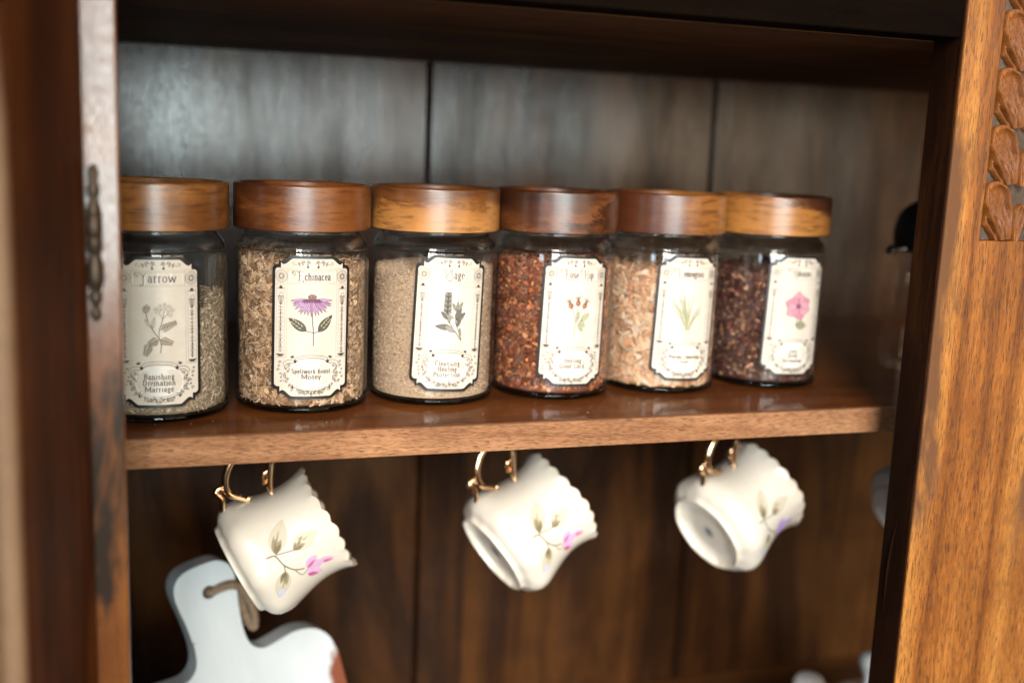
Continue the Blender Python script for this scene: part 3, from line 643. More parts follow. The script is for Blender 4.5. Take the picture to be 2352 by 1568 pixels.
def label_outline(grow):
    """top and bottom edge of the die-cut label as functions of x (mm): ogee corners with little horns"""
    g = grow
    def top(x):
        x = abs(x)
        if x <= 9.6 + g * .5: return 70 + g
        if x <= 15.6 + g * .8:
            t = (x - 9.6 - g * .5) / (6.0 + g * .3)
            return 70 + g - 2.6 * (0.5 - 0.5 * math.cos(math.pi * min(1, t * 1.18))) - 0.55 * math.sin(math.pi * t) + (0.55 * max(0, t - .85) / .15)
        if x <= 17.0 + g * .6: return 65.3 + g
        t = (x - 17.0 - g * .6) / (18.5 + g - 17.0 - g * .6)
        return 63.6 + g * .4 + (1.7 + g * .6) * math.sqrt(max(0, 1 - t * t))
    return top, (lambda x: 71.6 - top(x))
def column_sheet(top, bot, hw, wrap, lift, nx=60, ny=10):
    xs = sorted(set([round(-hw + 2 * hw * i / nx, 4) for i in range(nx + 1)] + [s * q for q in (9.6, 15.6, 15.601, 17.0, hw - .3, hw - .12, hw - .03) for s in (-1, 1) if q < hw] + [s * 16.95 for s in (-1, 1)] + [s * 16.951 for s in (-1, 1)]))
    V, F = [], []
    for x in xs:
        a, b = bot(x), top(x)
        for j in range(ny + 1): V.append(wrap(x, a + (b - a) * j / ny, lift))
    for i in range(len(xs) - 1):
        for j in range(ny):
            q = i * (ny + 1) + j; F.append((q, q + ny + 1, q + ny + 2, q + 1))
    return V, F

# ------------------------------------------------------------------ jar parts
RO, RIN = 0.0342, 0.0325
def jar_glass():
    outer_all = smooth_prof([(0.0335, 0.0034), (0.0341, 0.0048), (RO, 0.008), (RO, 0.030), (RO, 0.060), (RO, 0.0765), (0.0338, 0.0800), (0.0325, 0.0833), (0.0308, 0.0856), (0.0295, 0.0872), (0.0290, 0.0888), (0.0290, 0.0900), (0.0290, 0.0960)], 5)
    inner_all = smooth_prof([(0.0270, 0.0960), (0.0270, 0.0888), (0.0276, 0.0868), (0.0292, 0.0846), (0.0310, 0.0822), (0.0322, 0.0792), (RIN, 0.0755), (RIN, 0.060), (RIN, 0.030), (RIN, 0.0075), (0.0320, 0.0048), (0.030, 0.0038)], 5)
    outer = [p for p in outer_all if p[1] < 0.0800]; inner = [p for p in inner_all if p[1] < 0.0796]
    so = [p for p in outer_all if p[1] >= 0.0798]; si = [p for p in inner_all if p[1] >= 0.0794]
    return lathe(outer, 96), lathe(inner, 96), lathe(so + si, 96, closed=True)
(ov, of), (iv, if_), (shv, shf) = jar_glass()
gv, gf = join([(ov, of), (iv, if_)])
glass_me = mesh('glass', gv, gf); glass_me.materials.append(M['glass']); glass_me.polygons.foreach_set('use_smooth', [True] * len(gf))
sh_me = mesh('glass_shoulder', shv, shf); sh_me.materials.append(M['clear_glass']); sh_me.polygons.foreach_set('use_smooth', [True] * len(shf))
bv, bf = lathe(smooth_prof([(0.0, 0.0006), (0.024, 0.0006), (0.0285, 0.0003), (0.0310, 0.0002), (0.0328, 0.0008), (0.0337, 0.0018), (0.0338, 0.0026), (0.0332, 0.0032), (0.028, 0.0033), (0.0, 0.0033)], 4), 96)
base_me = mesh('glass_base', bv, bf); base_me.materials.append(M['base_glass']); base_me.polygons.foreach_set('use_smooth', [True] * len(bf))
lp = [(0.0, 0.0898), (0.0348 - 0.0006, 0.0898), (0.0348, 0.0904), (0.0348, 0.1106), (0.0347, 0.1114), (0.0340, 0.1119), (0.0322, 0.1119), (0.0316, 0.1116), (0.0312, 0.1108), (0.0306, 0.1082), (0.0300, 0.1078), (0.0, 0.1078)]
lv_, lf_ = lathe([(r, z - 0.1008) for r, z in lp], 96)
def lid_mat(name, direction, freq, off, stops, warp=0.5, rot=(0, 0, 0), rough=0.36):
    t = NT(name)
    tc = t.n('ShaderNodeTexCoord'); mp = t.n('ShaderNodeMapping'); mp.inputs['Rotation'].default_value = rot; mp.inputs['Location'].default_value = (off * 3.1, off * 1.7, 0)
    t.l(tc.outputs['Object'], mp.inputs[0])
    dp = t.n('ShaderNodeVectorMath', operation='DOT_PRODUCT'); dv = Vector(direction).normalized(); t.l(tc.outputs['Object'], dp.inputs[0]); dp.inputs[1].default_value = dv
    big = t.noise(mp.outputs[0], 26, 4, 0.55, 0.8)
    st = t.n('ShaderNodeMapping'); st.inputs['Scale'].default_value = (0.13, 0.13, 1.0); st.inputs['Rotation'].default_value = (R(random.uniform(-14, 14)), R(random.uniform(-16, 16)), 0); t.l(mp.outputs[0], st.inputs[0])
    fine = t.noise(st.outputs[0], 2600, 3, 0.6); mid = t.noise(st.outputs[0], 190, 4, 0.6, 0.3)
    f = t.math('ADD', t.math('MULTIPLY', dp.outputs['Value'], freq), t.math('MULTIPLY', t.math('SUBTRACT', big, 0.5), warp))
    f = t.math('ADD', f, off % 1.0); f = t.math('ADD', f, t.math('MULTIPLY', t.math('SUBTRACT', mid, 0.5), 0.55))
    f = t.math('ADD', f, t.math('MULTIPLY', t.math('SUBTRACT', fine, 0.5), 0.34))
    c = t.ramp(f, stops)
    ln = t.noise(st.outputs[0], 430, 4, 0.65, 0.4); c = t.mix(t.ramp(ln, [(0.50, 0.0), (0.66, 0.6)]), c, (0.04, 0.012, 0.004))
    cl = t.noise(mp.outputs[0], 60, 5, 0.6); c = t.mix(t.ramp(cl, [(0.4, 0.0), (0.8, 0.35)]), c, (0.05, 0.018, 0.006))
    t.bsdf(c, t.math('ADD', rough - 0.06, t.math('MULTIPLY', fine, 0.12)), spec=0.4, coat=0.5, coat_rough=0.24, bump=fine, bump_d=0.00012, bump_s=0.5)
    return t.m
DK, MD, LT, PL = (0.022, 0.006, 0.002), (0.12, 0.036, 0.007), (0.30, 0.11, 0.022), (0.47, 0.205, 0.055)
LIDM = [
    lid_mat('acacia_golden', (1, 0, -0.5), 6, 0.62, [(0.0, MD), (0.35, (0.20, 0.070, 0.015)), (0.6, (0.29, 0.108, 0.024)), (0.9, (0.15, 0.048, 0.010))], 0.9),
    lid_mat('acacia_red', (1, 0, 0.15), 9, 0.52, [(0.10, DK), (0.36, (0.075, 0.019, 0.0045)), (0.55, (0.19, 0.058, 0.012)), (0.8, (0.12, 0.033, 0.007)), (1.0, (0.2, 0.065, 0.014))], 0.7),
    lid_mat('acacia_two_tone', (0.06, 0, -1), 42, 0.52, [(0.0, (0.09, 0.029, 0.007)), (0.42, (0.15, 0.052, 0.012)), (0.54, (0.32, 0.128, 0.032)), (1.0, (0.42, 0.18, 0.048))], 0.9),
    lid_mat('acacia_dark_swirl', (0.7, 0.1, -0.7), 17, 0.45, [(0.0, DK), (0.3, (0.07, 0.02, 0.006)), (0.48, (0.15, 0.046, 0.012)), (0.55, DK), (0.8, (0.13, 0.04, 0.011)), (1, DK)], 1.5),
    lid_mat('acacia_half_dark', (1, 0, 0.1), 14, 0.5, [(0.15, (0.07, 0.018, 0.006)), (0.42, (0.12, 0.036, 0.009)), (0.62, (0.24, 0.086, 0.019)), (1.0, (0.30, 0.115, 0.027))], 0.45),
    lid_mat('acacia_pale_dark_top', (0.30, 0, 1), 38, 0.50, [(0.3, (0.36, 0.145, 0.034)), (0.68, (0.30, 0.112, 0.025)), (0.80, (0.06, 0.018, 0.006)), (1.0, (0.03, 0.01, 0.004))], 0.45),
]
def chips(N, length, width, thick, palette, top, seed, mess=0.5, curl=0.3, jitter=0.2, z0=0.0042):
    """N flat splinters pressed against the inside of the glass and heaped over the top"""
    g = np.random.default_rng(seed)
    nb = int(N * 0.86)
    phi = g.uniform(0, 2 * np.pi, N); z = np.empty(N); r = np.empty(N)
    tops = np.array([top(a) for a in phi])
    z[:nb] = z0 + 0.0008 + (tops[:nb] - z0) * g.uniform(0, 1, nb)
    r[:nb] = RIN - 0.0006 - np.abs(g.normal(0, 0.0011, nb))
    rr = np.sqrt(g.uniform(0, 1, N - nb)) * (RIN - 0.002)
    r[nb:] = rr; z[nb:] = tops[nb:] + mound(rr, phi[nb:], seed) + g.normal(0, 0.0006, N - nb)
    e_t = np.stack([-np.sin(phi), np.cos(phi), np.zeros(N)], 1); e_z = np.tile(np.array([0, 0, 1.0]), (N, 1)); e_r = np.stack([np.cos(phi), np.sin(phi), np.zeros(N)], 1)
    top_m = np.zeros(N, bool); top_m[nb:] = True
    b2 = np.where(top_m[:, None], e_r, e_z); nrm = np.where(top_m[:, None], e_z, e_r)
    an = g.normal(0, 0.75, N) + np.where(g.uniform(0, 1, N) < .25, np.pi / 2, 0)
    d = np.cos(an)[:, None] * e_t + np.sin(an)[:, None] * b2
    d = d + nrm * (g.normal(0, mess, N) * 0.5)[:, None]; d /= np.linalg.norm(d, axis=1)[:, None]
    n2 = nrm + e_z * (g.normal(0, mess, N))[:, None] + e_t * (g.normal(0, mess, N))[:, None]
    s = np.cross(n2, d); s /= np.linalg.norm(s, axis=1)[:, None]; n2 = np.cross(d, s)
    c = e_r * r[:, None]; c[:, 2] = z
    L = length * g.lognormal(0, 0.45, N); W = width * g.lognormal(0, 0.4, N); T = thick * g.uniform(.6, 1.5, N)
    # 8 verts: bent plank: 4 stations of (left,right) on top; bottom rim shares edges -> two triangles strips plus thickness skirts
    st = np.array([-0.5, -0.17, 0.17, 0.5]); prof = np.array([0.45, 1.0, 0.95, 0.35])
    cv = g.normal(0, curl, N) * L
    V = []
    for k in range(4):
        mid = c + d * (st[k] * L)[:, None] + n2 * (cv * (0.25 - st[k] ** 2))[:, None]
        wk = W * prof[k] * 0.5 * g.uniform(.75, 1.25, N)
        V += [mid + s * wk[:, None] + n2 * (T * .5)[:, None], mid - s * wk[:, None] + n2 * (T * .5)[:, None], mid - n2 * (T * .5)[:, None]]
    V = np.stack(V, 1)                      # N,12,3
    rad = np.linalg.norm(V[:, :, :2], axis=2); lim = RIN - 0.00015
    over = rad > lim
    V[:, :, :2] = np.where(over[:, :, None], V[:, :, :2] * (lim / np.maximum(rad, 1e-9))[:, :, None], V[:, :, :2])
    V[:, :, 2] = np.maximum(V[:, :, 2], 0.0036)
    F = []
    for k in range(3):
        a = 3 * k; b = a + 3
        F += [(a, b, b + 1, a + 1), (a + 1, b + 1, b + 2, a + 2), (a + 2, b + 2, b, a)]
    F = (np.array(F)[None] + (np.arange(N) * 12)[:, None, None]).reshape(-1, 4)
    pal = np.array(palette, float) * np.array([1.34, 1.14, 1.06]); pc = pal[g.integers(0, len(pal), N)] * g.lognormal(0, jitter, (N, 1)); pc = pc * np.minimum(1, 0.72 / pc.max(1, keepdims=True))
    return V.reshape(-1, 3), F, np.repeat(np.clip(pc, 0.003, 0.85), 12, 0)
def mound(r, phi, seed):
    return 0.0035 * (1 - (r / RIN) ** 2) + 0.0018 * np.sin(phi * 2 + seed) * (r / RIN) + 0.0010 * np.sin(phi * 5 + 2 * seed) * (r / RIN)
def core(top, seed, colr, rc=RIN - 0.0016, lump=0.0, nphi=72, nz=26, nr=10):
    V, F = [], []
    for i in range(nz + 1):
        for k in range(nphi):
            a = 2 * math.pi * k / nphi; zt = top(a) + float(mound(rc, a, seed)); z = 0.0039 + (zt - 0.0039) * i / nz
            r = rc - (lump * random.random() if 0 < i else 0)
            V.append((r * math.cos(a), r * math.sin(a), z))
    for j in range(1, nr + 1):
        r = rc * (1 - j / nr) + 1e-5
        for k in range(nphi):
            a = 2 * math.pi * k / nphi; V.append((r * math.cos(a), r * math.sin(a), top(a) * r / rc + (1 - r / rc) * top(0) + float(mound(r, a, seed)) + random.uniform(-1, 1) * (lump + .0002)))
    for i in range(nz + nr):
        for k in range(nphi): F.append((i * nphi + k, i * nphi + (k + 1) % nphi, (i + 1) * nphi + (k + 1) % nphi, (i + 1) * nphi + k))
    F.append(tuple(range(nphi - 1, -1, -1)))
    return np.array(V), F, np.array([colr] * len(V)) * np.array([1.34, 1.14, 1.06])
def herb(name, parts, parent):
    V = np.concatenate([p[0] for p in parts]); C = np.concatenate([p[2] for p in parts]); F = []; o = 0
    for v, f, c in parts:
        F += [tuple(int(i) + o for i in q) for q in f]; o += len(v)
    me = mesh(name, V, F); at = me.color_attributes.new('col', 'FLOAT_COLOR', 'POINT')
    at.data.foreach_set('color', np.concatenate([C, np.ones((len(C), 1))], 1).astype(np.float32).ravel())
    ob = link(name, me, M['chip'], parent); ob['kind'] = 'stuff'; return ob
def fill(kind, parent):
    if kind == 'yarrow':
        top = lambda a: 0.0535 + 0.002 * math.sin(a * 2 + 1)
        pal = [(0.36, 0.33, 0.25), (0.27, 0.25, 0.18), (0.47, 0.43, 0.34), (0.20, 0.185, 0.13), (0.40, 0.345, 0.24), (0.55, 0.5, 0.41)]
        return herb('dried_herb', [core(top, 1, (0.22, 0.2, 0.145)), chips(15000, 0.0034, 0.00042, 0.0002, pal, top, 1, 0.6, 0.35), chips(2500, 0.0022, 0.0011, 0.0003, pal, top, 21, 0.8)], parent)
    if kind == 'echinacea':
        top = lambda a: 0.0735 + 0.0028 * math.cos(a - math.pi)
        pal = [(0.38, 0.27, 0.165), (0.26, 0.17, 0.095), (0.52, 0.40, 0.27), (0.19, 0.12, 0.065), (0.45, 0.345, 0.225), (0.32, 0.25, 0.165), (0.60, 0.49, 0.36)]
        return herb('dried_herb', [core(top, 2, (0.2, 0.135, 0.08)), chips(6500, 0.0048, 0.0016, 0.0004, pal, top, 2, 0.55, 0.3, 0.3), chips(3500, 0.0035, 0.0006, 0.0003, pal, top, 22, 0.6)], parent)
    if kind == 'sage':
        top = lambda a: 0.0685 + 0.0022 * math.sin(a + 2.4) + 0.0010 * math.sin(3 * a)
        pal = [(0.39, 0.33, 0.245), (0.345, 0.29, 0.215), (0.43, 0.37, 0.285), (0.30, 0.25, 0.18), (0.50, 0.43, 0.33)]
        return herb('ground_herb', [core(top, 3, (0.375, 0.315, 0.235), RIN - 0.0009, 0.0006, 150, 90, 30), chips(16000, 0.0008, 0.0006, 0.0004, pal, top, 3, 0.9, 0.2, 0.14), chips(900, 0.003, 0.0003, 0.0002, [(0.55, 0.45, 0.32)], top, 23, 0.4)], parent)
    if kind == 'rosehip':
        top = lambda a: 0.0735 + 0.0016 * math.sin(a * 2)
        pal = [(0.17, 0.055, 0.022), (0.26, 0.09, 0.035), (0.11, 0.038, 0.017), (0.31, 0.14, 0.055), (0.21, 0.062, 0.034), (0.085, 0.036, 0.02), (0.36, 0.19, 0.09)]
        return herb('dried_herb', [core(top, 4, (0.14, 0.043, 0.02)), chips(9000, 0.0023, 0.0016, 0.0007, pal, top, 4, 0.9, 0.25, 0.32)], parent)
    if kind == 'lemongrass':
        top = lambda a: 0.0690 + 0.0018 * math.cos(a)
        pal = [(0.58, 0.42, 0.27), (0.50, 0.32, 0.19), (0.62, 0.52, 0.38), (0.42, 0.26, 0.15), (0.66, 0.58, 0.46), (0.56, 0.36, 0.23)]
        return herb('dried_herb', [core(top, 5, (0.36, 0.235, 0.125)), chips(5000, 0.0060, 0.0024, 0.0004, pal, top, 5, 0.55, 0.3, 0.25)], parent)
    top = lambda a: 0.0675 + 0.002 * math.sin(a + 1)
    pal = [(0.055, 0.024, 0.018), (0.08, 0.03, 0.022), (0.03, 0.013, 0.011), (0.11, 0.035, 0.035), (0.10, 0.055, 0.03), (0.04, 0.016, 0.018), (0.06, 0.026, 0.018), (0.36, 0.21, 0.12)]
    return herb('dried_herb', [core(top, 6, (0.045, 0.02, 0.018)), chips(7500, 0.0030, 0.0015, 0.0006, pal, top, 6, 0.8, 0.3, 0.3)], parent)
JARS = [
    ('yarrow', 0.0052, 0.5680, 0.5, 0.0, 'glass spice jar half full of grey-green yarrow, leftmost beside the worn stile'),
    ('echinacea', 0.0774, 0.5755, 0.6, -0.6, 'glass spice jar of brown wood-like flakes labelled Echinacea with a purple flower'),
    ('sage', 0.1492, 0.5820, 1.6, -2.2, 'glass spice jar of pale beige sage powder under a two-tone lid'),
    ('rosehip', 0.2200, 0.5845, 2.0, -1.6, 'glass spice jar of red-brown rose hip pieces under a dark swirled lid'),
    ('lemongrass', 0.2906, 0.5900, 2.0, -1.8, 'glass spice jar of straw-coloured flakes with a faint green plant on its label'),
    ('hibiscus', 0.3635, 0.5930, 2.0, -1.6, 'glass spice jar of dark purple petals with a pink flower label, rightmost of the six'),
]
for i, (kind, jx, jy, phi0, tilt, lab) in enumerate(JARS):
    j = thing('spice_jar', lab, 'jar', (jx, jy, 0.0002), 'six labelled spice jars in a row on the shelf')
    j.scale = (1, 1, 1.014); j.rotation_euler = (0, 0, 0)
    for nm, me in (('glass', glass_me), ('glass_shoulder', sh_me), ('glass_base', base_me)):
        o = bpy.data.objects.new(nm, me); col.objects.link(o); o.parent = j
    lid = link('lid', mesh('lid', lv_, lf_), LIDM[i], j, True)
    lid.location.z = 0.1008; md = lid.modifiers.new('wn', 'WEIGHTED_NORMAL')
    fill(kind, j)
    ct, stt = math.cos(R(tilt)), math.sin(R(tilt))
    def wrap(x, y, lift, p0=R(phi0)):
        yy = y - 35.8; xr = x * ct - yy * stt; yr = x * stt + yy * ct
        a = p0 + xr * 0.001 / RO; rr = RO + 0.00005 + lift
        return (rr * math.sin(a), -rr * math.cos(a), 0.0078 + (yr + 35.8) * 0.00099)
    tp, bt = label_outline(1.5); lb = link('label', mesh('label', *column_sheet(tp, bt, 20.0, wrap, 0.0)), M['black'], j, True)
    tp, bt = label_outline(0.0); link('label_paper', mesh('label_paper', *column_sheet(tp, bt, 18.5, wrap, 0.00004)), M['paper'], lb, True)
    random.seed(31 + i); d = Draw(); frame_art(d)
    cap, rest, art, lines, ts, capx, off = LABELS[kind]
    size = 2.75 if len(rest) < 7 else 2.45
    sxs = {'yarrow': .92, 'sage': .78, 'echinacea': .72, 'rosehip': .80, 'lemongrass': .62, 'hibiscus': .72}[kind]
    Wt = sum(GL[ch][0] + .16 for ch in rest) * size * sxs
    title_caps(d, cap, capx, 59.4, 4.9)
    if kind == 'rosehip':
        d.text('ose', capx + 1.6 + 3.2, 59.6, size, .40, .2, INK, sxs, .16); title_caps(d, 'H', 3.6, 59.4, 4.9); d.text('ip', 7.6, 59.6, size, .40, .2, INK, sxs, .16)
    else: d.text(rest, capx + (2.6 if kind != 'sage' else 2.9) + Wt / 2, 59.6, size, .40, .2, INK, sxs, .16)
    art(d)
    for tx, y in lines: d.text(tx, 0, y - 1.0, (ts if tx != 'Money' else 1.5) * 1.12, .31, .17, INK, .94, .2)
    d.build('label_print', wrap, M['ink'], lb, 0.00007)

# ================================================================== TEACUPS
CP = smooth_prof([(25.2, 3.4), (25.4, 0.5), (26.0, 0.0), (26.7, 0.5), (26.9, 1.6), (28.0, 3.0), (31.6, 5.2), (34.0, 8.6), (34.8, 12.5), (34.4, 17), (32.4, 24), (30.2, 32), (29.0, 40), (29.4, 47), (30.8, 53), (32.2, 57.0)], 5)
def cup_r(zmm):
    zs = [p[1] for p in CP[15:]]; rs = [p[0] for p in CP[15:]]
    return float(np.interp(zmm, zs, rs))
def lobes(z): return 0.020 * math.exp(-((z - 9) / 9) ** 2) + 0.012 * max(0, (z - 44) / 13)
def cup_pt(r, z, a, flip=0):
    k = 1 + lobes(z) * math.cos(8 * a + 0.4) + 0.008 * math.exp(-((z - 3) / 3) ** 2) * math.cos(16 * a)
    rim = max(0.0, (z - 48) / 9) ** 2
    dz = rim * (1.7 * abs(math.cos(11 * a)) + 0.9 * math.cos(4 * a + 0.4)) - rim * 1.2
    return (r * k * math.cos(a) * .001, r * k * math.sin(a) * .001, (z + dz) * .001)
inner_p = [(r - 1.7, max(z, 6.5)) for r, z in CP if z > 8][::-1]
prof = [(0.0, 3.4), (12, 3.4)] + CP + [(CP[-1][0] - .6, 57.4)] + inner_p + [(20, 7.2), (0.0, 7.0)]
cv, cf = lathe(prof, 208, cup_pt)
cup_me = mesh('cup_body', cv, cf); cup_me.materials.append(M['china']); cup_me.polygons.foreach_set('use_smooth', [True] * len(cf))
rimv, rimf = [], []
for k in range(208):
    a = 2 * math.pi * k / 208
    for dr, dz in ((0.05, -0.1), (0.10, 0.15), (-0.3, 0.55), (-0.65, 0.25), (-0.7, 0.0)):
        p = cup_pt(32.2 + dr, 57.0, a); rimv.append((p[0], p[1], p[2] + dz * .001))
for k in range(208):
    k2 = (k + 1) % 208
    for q in range(4): rimf.append((k * 5 + q, k2 * 5 + q, k2 * 5 + q + 1, k * 5 + q + 1))
rim_me = mesh('gilded_rim', rimv, rimf); rim_me.materials.append(M['rim']); rim_me.polygons.foreach_set('use_smooth', [True] * len(rimf))
def mm(l): return [(x * .001, y * .001, z * .001) for x, y, z in l]
hand = [tube(mm([(32.5, 0, 24), (36, 0, 21), (40, 0, 17.5), (45, 0, 17), (51, 0, 20), (56.5, 0, 26), (58.5, 0, 33), (57, 0, 40), (52.5, 0, 44.5), (47.5, 0, 45.5), (43, 0, 43), (38, 0, 40), (33, 0, 37.5), (28.5, 0, 36.5)]), lambda t: 0.0019 + 0.0004 * math.sin(math.pi * t)),
        tube(mm([(33, 0, 9), (37, 0, 11), (41, 0, 12.2), (45.5, 0, 11.2), (46.8, 0, 13.5), (43.5, 0, 16.6), (41, 0, 17.2)]), lambda t: 0.0017),
        tube(mm([(41.5, 0, 42.4), (41.8, 0, 38.6), (39.5, 0, 36.6), (36, 0, 35.8)]), lambda t: 0.0013 - .0003 * t)]
def ball(x, y, z, r, n=14):
    v, f = lathe([(max(1e-6, r * math.sin(math.pi * i / 10)), -r * math.cos(math.pi * i / 10)) for i in range(11)], n)
    return [(p[0] + x, p[1] + y, p[2] + z) for p in v], f
for x, z, r in ((45.8, 11.4, 1.9), (46.9, 14.4, 1.8), (38.3, 40.2, 1.9), (42.3, 42.6, 1.8), (34.0, 38.0, 1.7), (47.5, 45.4, 1.7), (33.4, 24.6, 1.9), (33.4, 9.4, 1.8)): hand.append(ball(x * .001, 0, z * .001, r * .001))
hv_, hf2 = join(hand)
hand_me = mesh('handle', hv_, hf2); hand_me.materials.append(M['gold']); hand_me.polygons.foreach_set('use_smooth', [True] * len(hf2))
def cup_art(flower, hot):
    d = Draw(); B = (0.16, 0.125, 0.07); BL = (0.27, 0.22, 0.135); PALE = (0.53, 0.46, 0.35); th = R(-28)
    raw = Draw()
    S = lambda p, w=.55, c=B: raw.stroke(smooth_prof(p, 5), w, c, taper=False)
    S([(-11, -1.5), (-7, -1), (-3, -5.5), (2, -8.5), (7, -9)], .6); S([(-7, -1), (-5, 1.5), (-4, 4)], .5); S([(-6, -.5), (2, .5), (8, 2)], .45); S([(-3, -5.5), (-2.4, -10), (-4, -14)], .5); S([(2, -8.5), (6, -12), (9, -9)], .5, BL)
    for px, py, a, L, W in ((-7, 0, 76, 15, 4.2), (1.5, .8, 36, 14, 3.8), (-2.2, -8.5, 258, 13, 3.6)):
        raw.leaf(px, py, a, L, W, PALE, (0.45, 0.38, 0.28), True, .22)
        for da, fl, fw, cc in ((16, .52, .34, BL), (-15, .44, .36, BL), (-24, .34, .24, B), (9, .36, .14, B), (3, .7, .10, BL)): raw.leaf(px, py, a + da, L * fl, W * fw, cc, None)
    raw.leaf(-3.6, -16.5, 262, 5, 1.7, (0.50, 0.48, 0.60), None)
    for px, py, a, L, W, c in ((8, -9.5, 20, 9, 2.8, flower), (8, -10.5, -18, 9, 2.6, tuple(min(1, x * 1.15) for x in flower)), (8, -9, 55, 7.5, 2.4, flower), (13.5, -7, 14, 7.5, 1.8, flower), (8.5, -12.5, -12, 6, 1.2, hot), (15.5, -7, 8, 5.2, .8, hot), (8.2, -9.2, 48, 5.5, .8, hot)):
        raw.leaf(px, py, a, L, W, c, None, False)
    c_, s_ = math.cos(th), math.sin(th)
    raw.V = [(1.18 * (x * c_ - y * s_), 1.18 * (x * s_ + y * c_), k) for x, y, k in raw.V]
    return raw
def cup_wrap(x, y, lift, z0=30.5, y0=5.8):
    z = min(z0 + x, 56.2); r = cup_r(z); a = math.pi / 2 - (y + y0) / r * 1.0
    p = np.array(cup_pt(r, z, a)); q = np.array(cup_pt(r + 0.1, z, a)); return tuple(p + (q - p) / 0.0001 * (lift * 2.0))
mark = Draw(); mark.ell(0, 0, 3.4, 3.0, (0.20, 0.19, 0.20)); mark.ring(0, 0, 4.6, 4.2, .5, (0.35, 0.34, 0.35))
TH = 28
cup_labels = ['cream porcelain teacup with magenta flower hanging nearest the white cutting board', 'cream porcelain teacup with pink flower hanging in the middle of three', 'cream porcelain teacup with lilac flower hanging next to the carved post', 'porcelain teacup almost wholly hidden behind the carved post']
flowers = [((0.57, 0.34, 0.50), (0.46, 0.10, 0.22)), ((0.58, 0.36, 0.56), (0.55, 0.06, 0.16)), ((0.46, 0.30, 0.60), (0.40, 0.24, 0.55)), ((0.46, 0.30, 0.60), (0.40, 0.24, 0.55))]
YAW = [2, 12, 16, 12]; CZ = [-0.0900, -0.0905, -0.0900, -0.0905]
for i in range(4):
    c = thing('teacup', cup_labels[i], 'teacup', (0, 0, 0), 'porcelain teacups hanging under the shelf')
    th, ps = R(TH + (0, 4, -1, 2)[i]), R(YAW[i])
    a = Vector((math.cos(th) * math.cos(ps), math.cos(th) * math.sin(ps), math.sin(th))); u = Vector((-math.sin(th) * math.cos(ps), -math.sin(th) * math.sin(ps), math.cos(th))); y = a.cross(u)
    rl = R((0, -4, 3, 0)[i]); u = (u * math.cos(rl) + y * math.sin(rl)).normalized(); y = a.cross(u)
    cen = Vector((CUPX[i], CUPY, CZ[i])) - a * 0.027
    c.matrix_world = Matrix(((u.x, y.x, a.x, cen.x), (u.y, y.y, a.y, cen.y), (u.z, y.z, a.z, cen.z), (0, 0, 0, 1)))
    bo = bpy.data.objects.new('cup_body', cup_me); col.objects.link(bo); bo.parent = c
    for nm, me in (('handle', hand_me), ('gilded_rim', rim_me)):
        o = bpy.data.objects.new(nm, me); col.objects.link(o); o.parent = c
    if i < 3:
        cup_art(*flowers[i]).build('painted_spray', cup_wrap, M['ink'], bo, 0.00008, 0.000002)
    mark.build('maker_mark', lambda x, y_, l: (x * .001, y_ * .001, 0.0033 - l * 3), M['ink'], bo, 0.00005, 0.00001)

# ================================================================== WHITE CUTTING BOARD
def board_mat():
    t = NT('chalky_white_paint'); n = t.noise(t.coords((1, 1, 0.3)), 40, 5, 0.65); n2 = t.noise(t.coords((1, 1, 0.08)), 300, 3)
    c = t.mix(t.ramp(n, [(0.3, 0.0), (0.8, 1.0)]), (0.60, 0.63, 0.65), (0.50, 0.53, 0.55))
    wn = t.noise(t.coords((1, 1, 1)), 70, 5, 0.7); tc = t.n('ShaderNodeTexCoord'); sx = t.n('ShaderNodeSeparateXYZ'); t.l(tc.outputs['Object'], sx.inputs[0])
    g = t.math('ADD', t.math('ADD', t.math('MULTIPLY', sx.outputs[0], 1.6), t.math('MULTIPLY', sx.outputs[2], -0.6)), t.math('MULTIPLY', t.math('SUBTRACT', wn, 0.5), 0.03))
    wm2 = t.ramp(wn, [(0.655, 0.0), (0.70, 0.85)])
    c = t.mix(wm2, c, (0.27, 0.14, 0.07)); c = t.mix(t.ramp(t.math('MULTIPLY', t.math('SUBTRACT', g, 0.161), 120.0), [(0.0, 0.0), (1.0, 1.0)]), c, (0.20, 0.05, 0.018)); t.bsdf(c, 0.55, bump=n2, bump_d=0.0003, bump_s=0.4); return t.m
half = [(0, 0.0), (0.010, -0.0008), (0.0165, -0.005), (0.0192, -0.012), (0.0188, -0.021), (0.0170, -0.034), (0.0160, -0.050), (0.0180, -0.061), (0.0250, -0.0670), (0.036, -0.0665), (0.048, -0.0655), (0.060, -0.069), (0.068, -0.077), (0.0715, -0.088), (0.0725, -0.10), (0.0725, -0.19), (0.070, -0.199), (0.062, -0.203)]
hs = smooth_prof(half, 4)
outl = [(x, z) for x, z in hs] + [(-x, z) for x, z in hs[::-1]][:-1]
